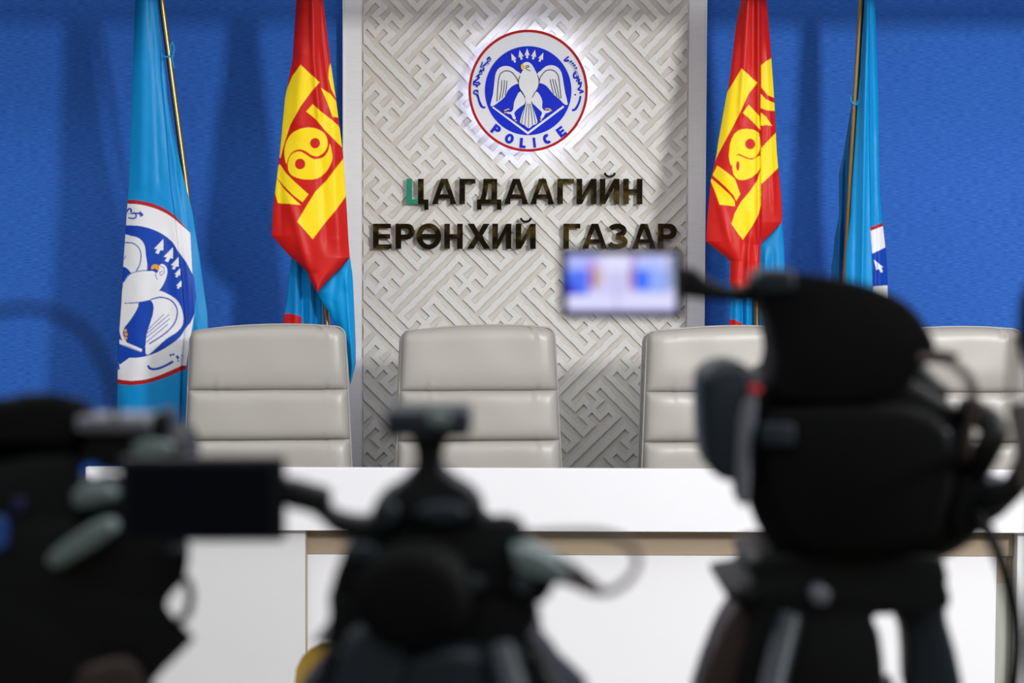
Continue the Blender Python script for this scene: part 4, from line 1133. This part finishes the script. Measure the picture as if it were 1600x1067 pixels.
bm = new(); add_slab(bm, [(-20, 806), (8, 806), (14, 830), (8, 854), (-20, 854)], Y3, -.004, .002, .001)
M['blue_lamp'] = mat('blue_lamp', lin(10, 20, 60), 0.4, emit=(lin(30, 70, 140), 0.35))  # weak blue emission stands in for a glint on the body
link('blue_display', bm, M['blue_lamp'], lcam, smooth=50, label='small blue lit display')
bm = new(); add_slab(bm, ell(32, 788, 12, 12, 14), Y3, -.004, .002, .001, rnd=False)
link('blue_button', bm, mat('blue_button', lin(12, 16, 60), .4), lcam, smooth=50)  # dim blue colour stands in for a second glint
bm = new(); c0 = P(-90, 960, Y3); add_tube(bm, [c0 + Vector((0, .20, 0)), c0 + Vector((0, .28, 0)), c0 + Vector((0, .34, 0))], [.045, .045, .055], 32)
lens = link('lens', bm, M['camera_black'], lcam, smooth=50)
bm = new(); add_tube(bm, [c0 + Vector((0, .338, 0)), c0 + Vector((0, .3405, 0))], [.048, .048], 32); link('front_glass', bm, M['camera_glass'], lens, smooth=50)
tr = tripod('black tripod under the broadcast camera at the left edge', Vector((P(20, 1190, Y3).x, Y3 + .1, P(20, 1190, Y3).z)), .45, Y3, 0)
slab_part('pan_head', tr, [(-90, 1121), (150, 1121), (130, 1200), (-70, 1200)], Y3, .03, .16, 'camera_black', .005)

# ---- loose cables in the foreground
def cable(pts, r, m, label):
    bm = new(); add_tube(bm, smooth_path([P(*p) for p in pts], 8), r, 10)
    o = link('cable', bm, M[m], None, smooth=70)
    return tag(o, label, 'cable', 'camera cables')
cable([(-30, 500, 1.0), (10, 484, 1.0), (70, 484, 1.0), (125, 512, 1.0), (160, 560, 1.0), (176, 610, 1.02), (180, 650, 1.1)], .0020, 'camera_rubber', 'thin cable arching above the broadcast camera at the left edge')
cable([(820, 836, 1.14), (880, 832, 1.12), (945, 834, 1.1), (985, 852, 1.1), (996, 880, 1.1), (975, 912, 1.1), (935, 926, 1.12), (880, 905, 1.18)], .0022, 'cable_brown', 'thin cable looping right of the middle camcorder')
cable([(1440, 560, 1.4), (1482, 566, 1.38), (1512, 590, 1.36), (1522, 630, 1.36), (1514, 672, 1.4), (1508, 720, 1.49)], .0034, 'cable_brown', 'brown cable arching from the viewfinder of the right camcorder')
cable([(1586, 520, 1.2), (1582, 580, 1.2), (1580, 640, 1.2), (1590, 700, 1.3), (1600, 760, 1.42)], .0022, 'cable_brown', 'thin brown cable hanging at the right edge of the picture')
cable([(1520, 800, 1.5), (1548, 838, 1.4), (1572, 900, 1.35), (1588, 980, 1.35), (1584, 1060, 1.35), (1560, 1180, 1.4)], .0052, 'camera_rubber', 'thick black cable hanging beside the right camcorder')

# ---- made-up foam head and stand for another camera's sliver at the right edge
mp = P(1632, 500, 1.35)
cam_sliver = thing('microphone', (mp.x, 1.35, 0), 'black foam covered microphone on a stand, just inside the right edge of the picture', 'microphone')
bm = new(); add_tube(bm, [mp + Vector((0, 0, dz)) for dz in (-.036, -.03, -.015, 0, .015, .027, .034)], [.008, .014, .0168, .0175, .0165, .011, .002], 20)
link('foam_cover', bm, M['camera_rubber'], cam_sliver, smooth=70)
bm = new(); add_tube(bm, [(mp.x, 1.35, mp.z - .035), (mp.x, 1.35, .02)], .009, 12); link('pole', bm, M['camera_black'], cam_sliver, smooth=50)
bm = new(); add_tube(bm, [(mp.x, 1.35, 0), (mp.x, 1.35, .02)], [.12, .11], 24); link('base', bm, M['camera_black'], cam_sliver, smooth=50)
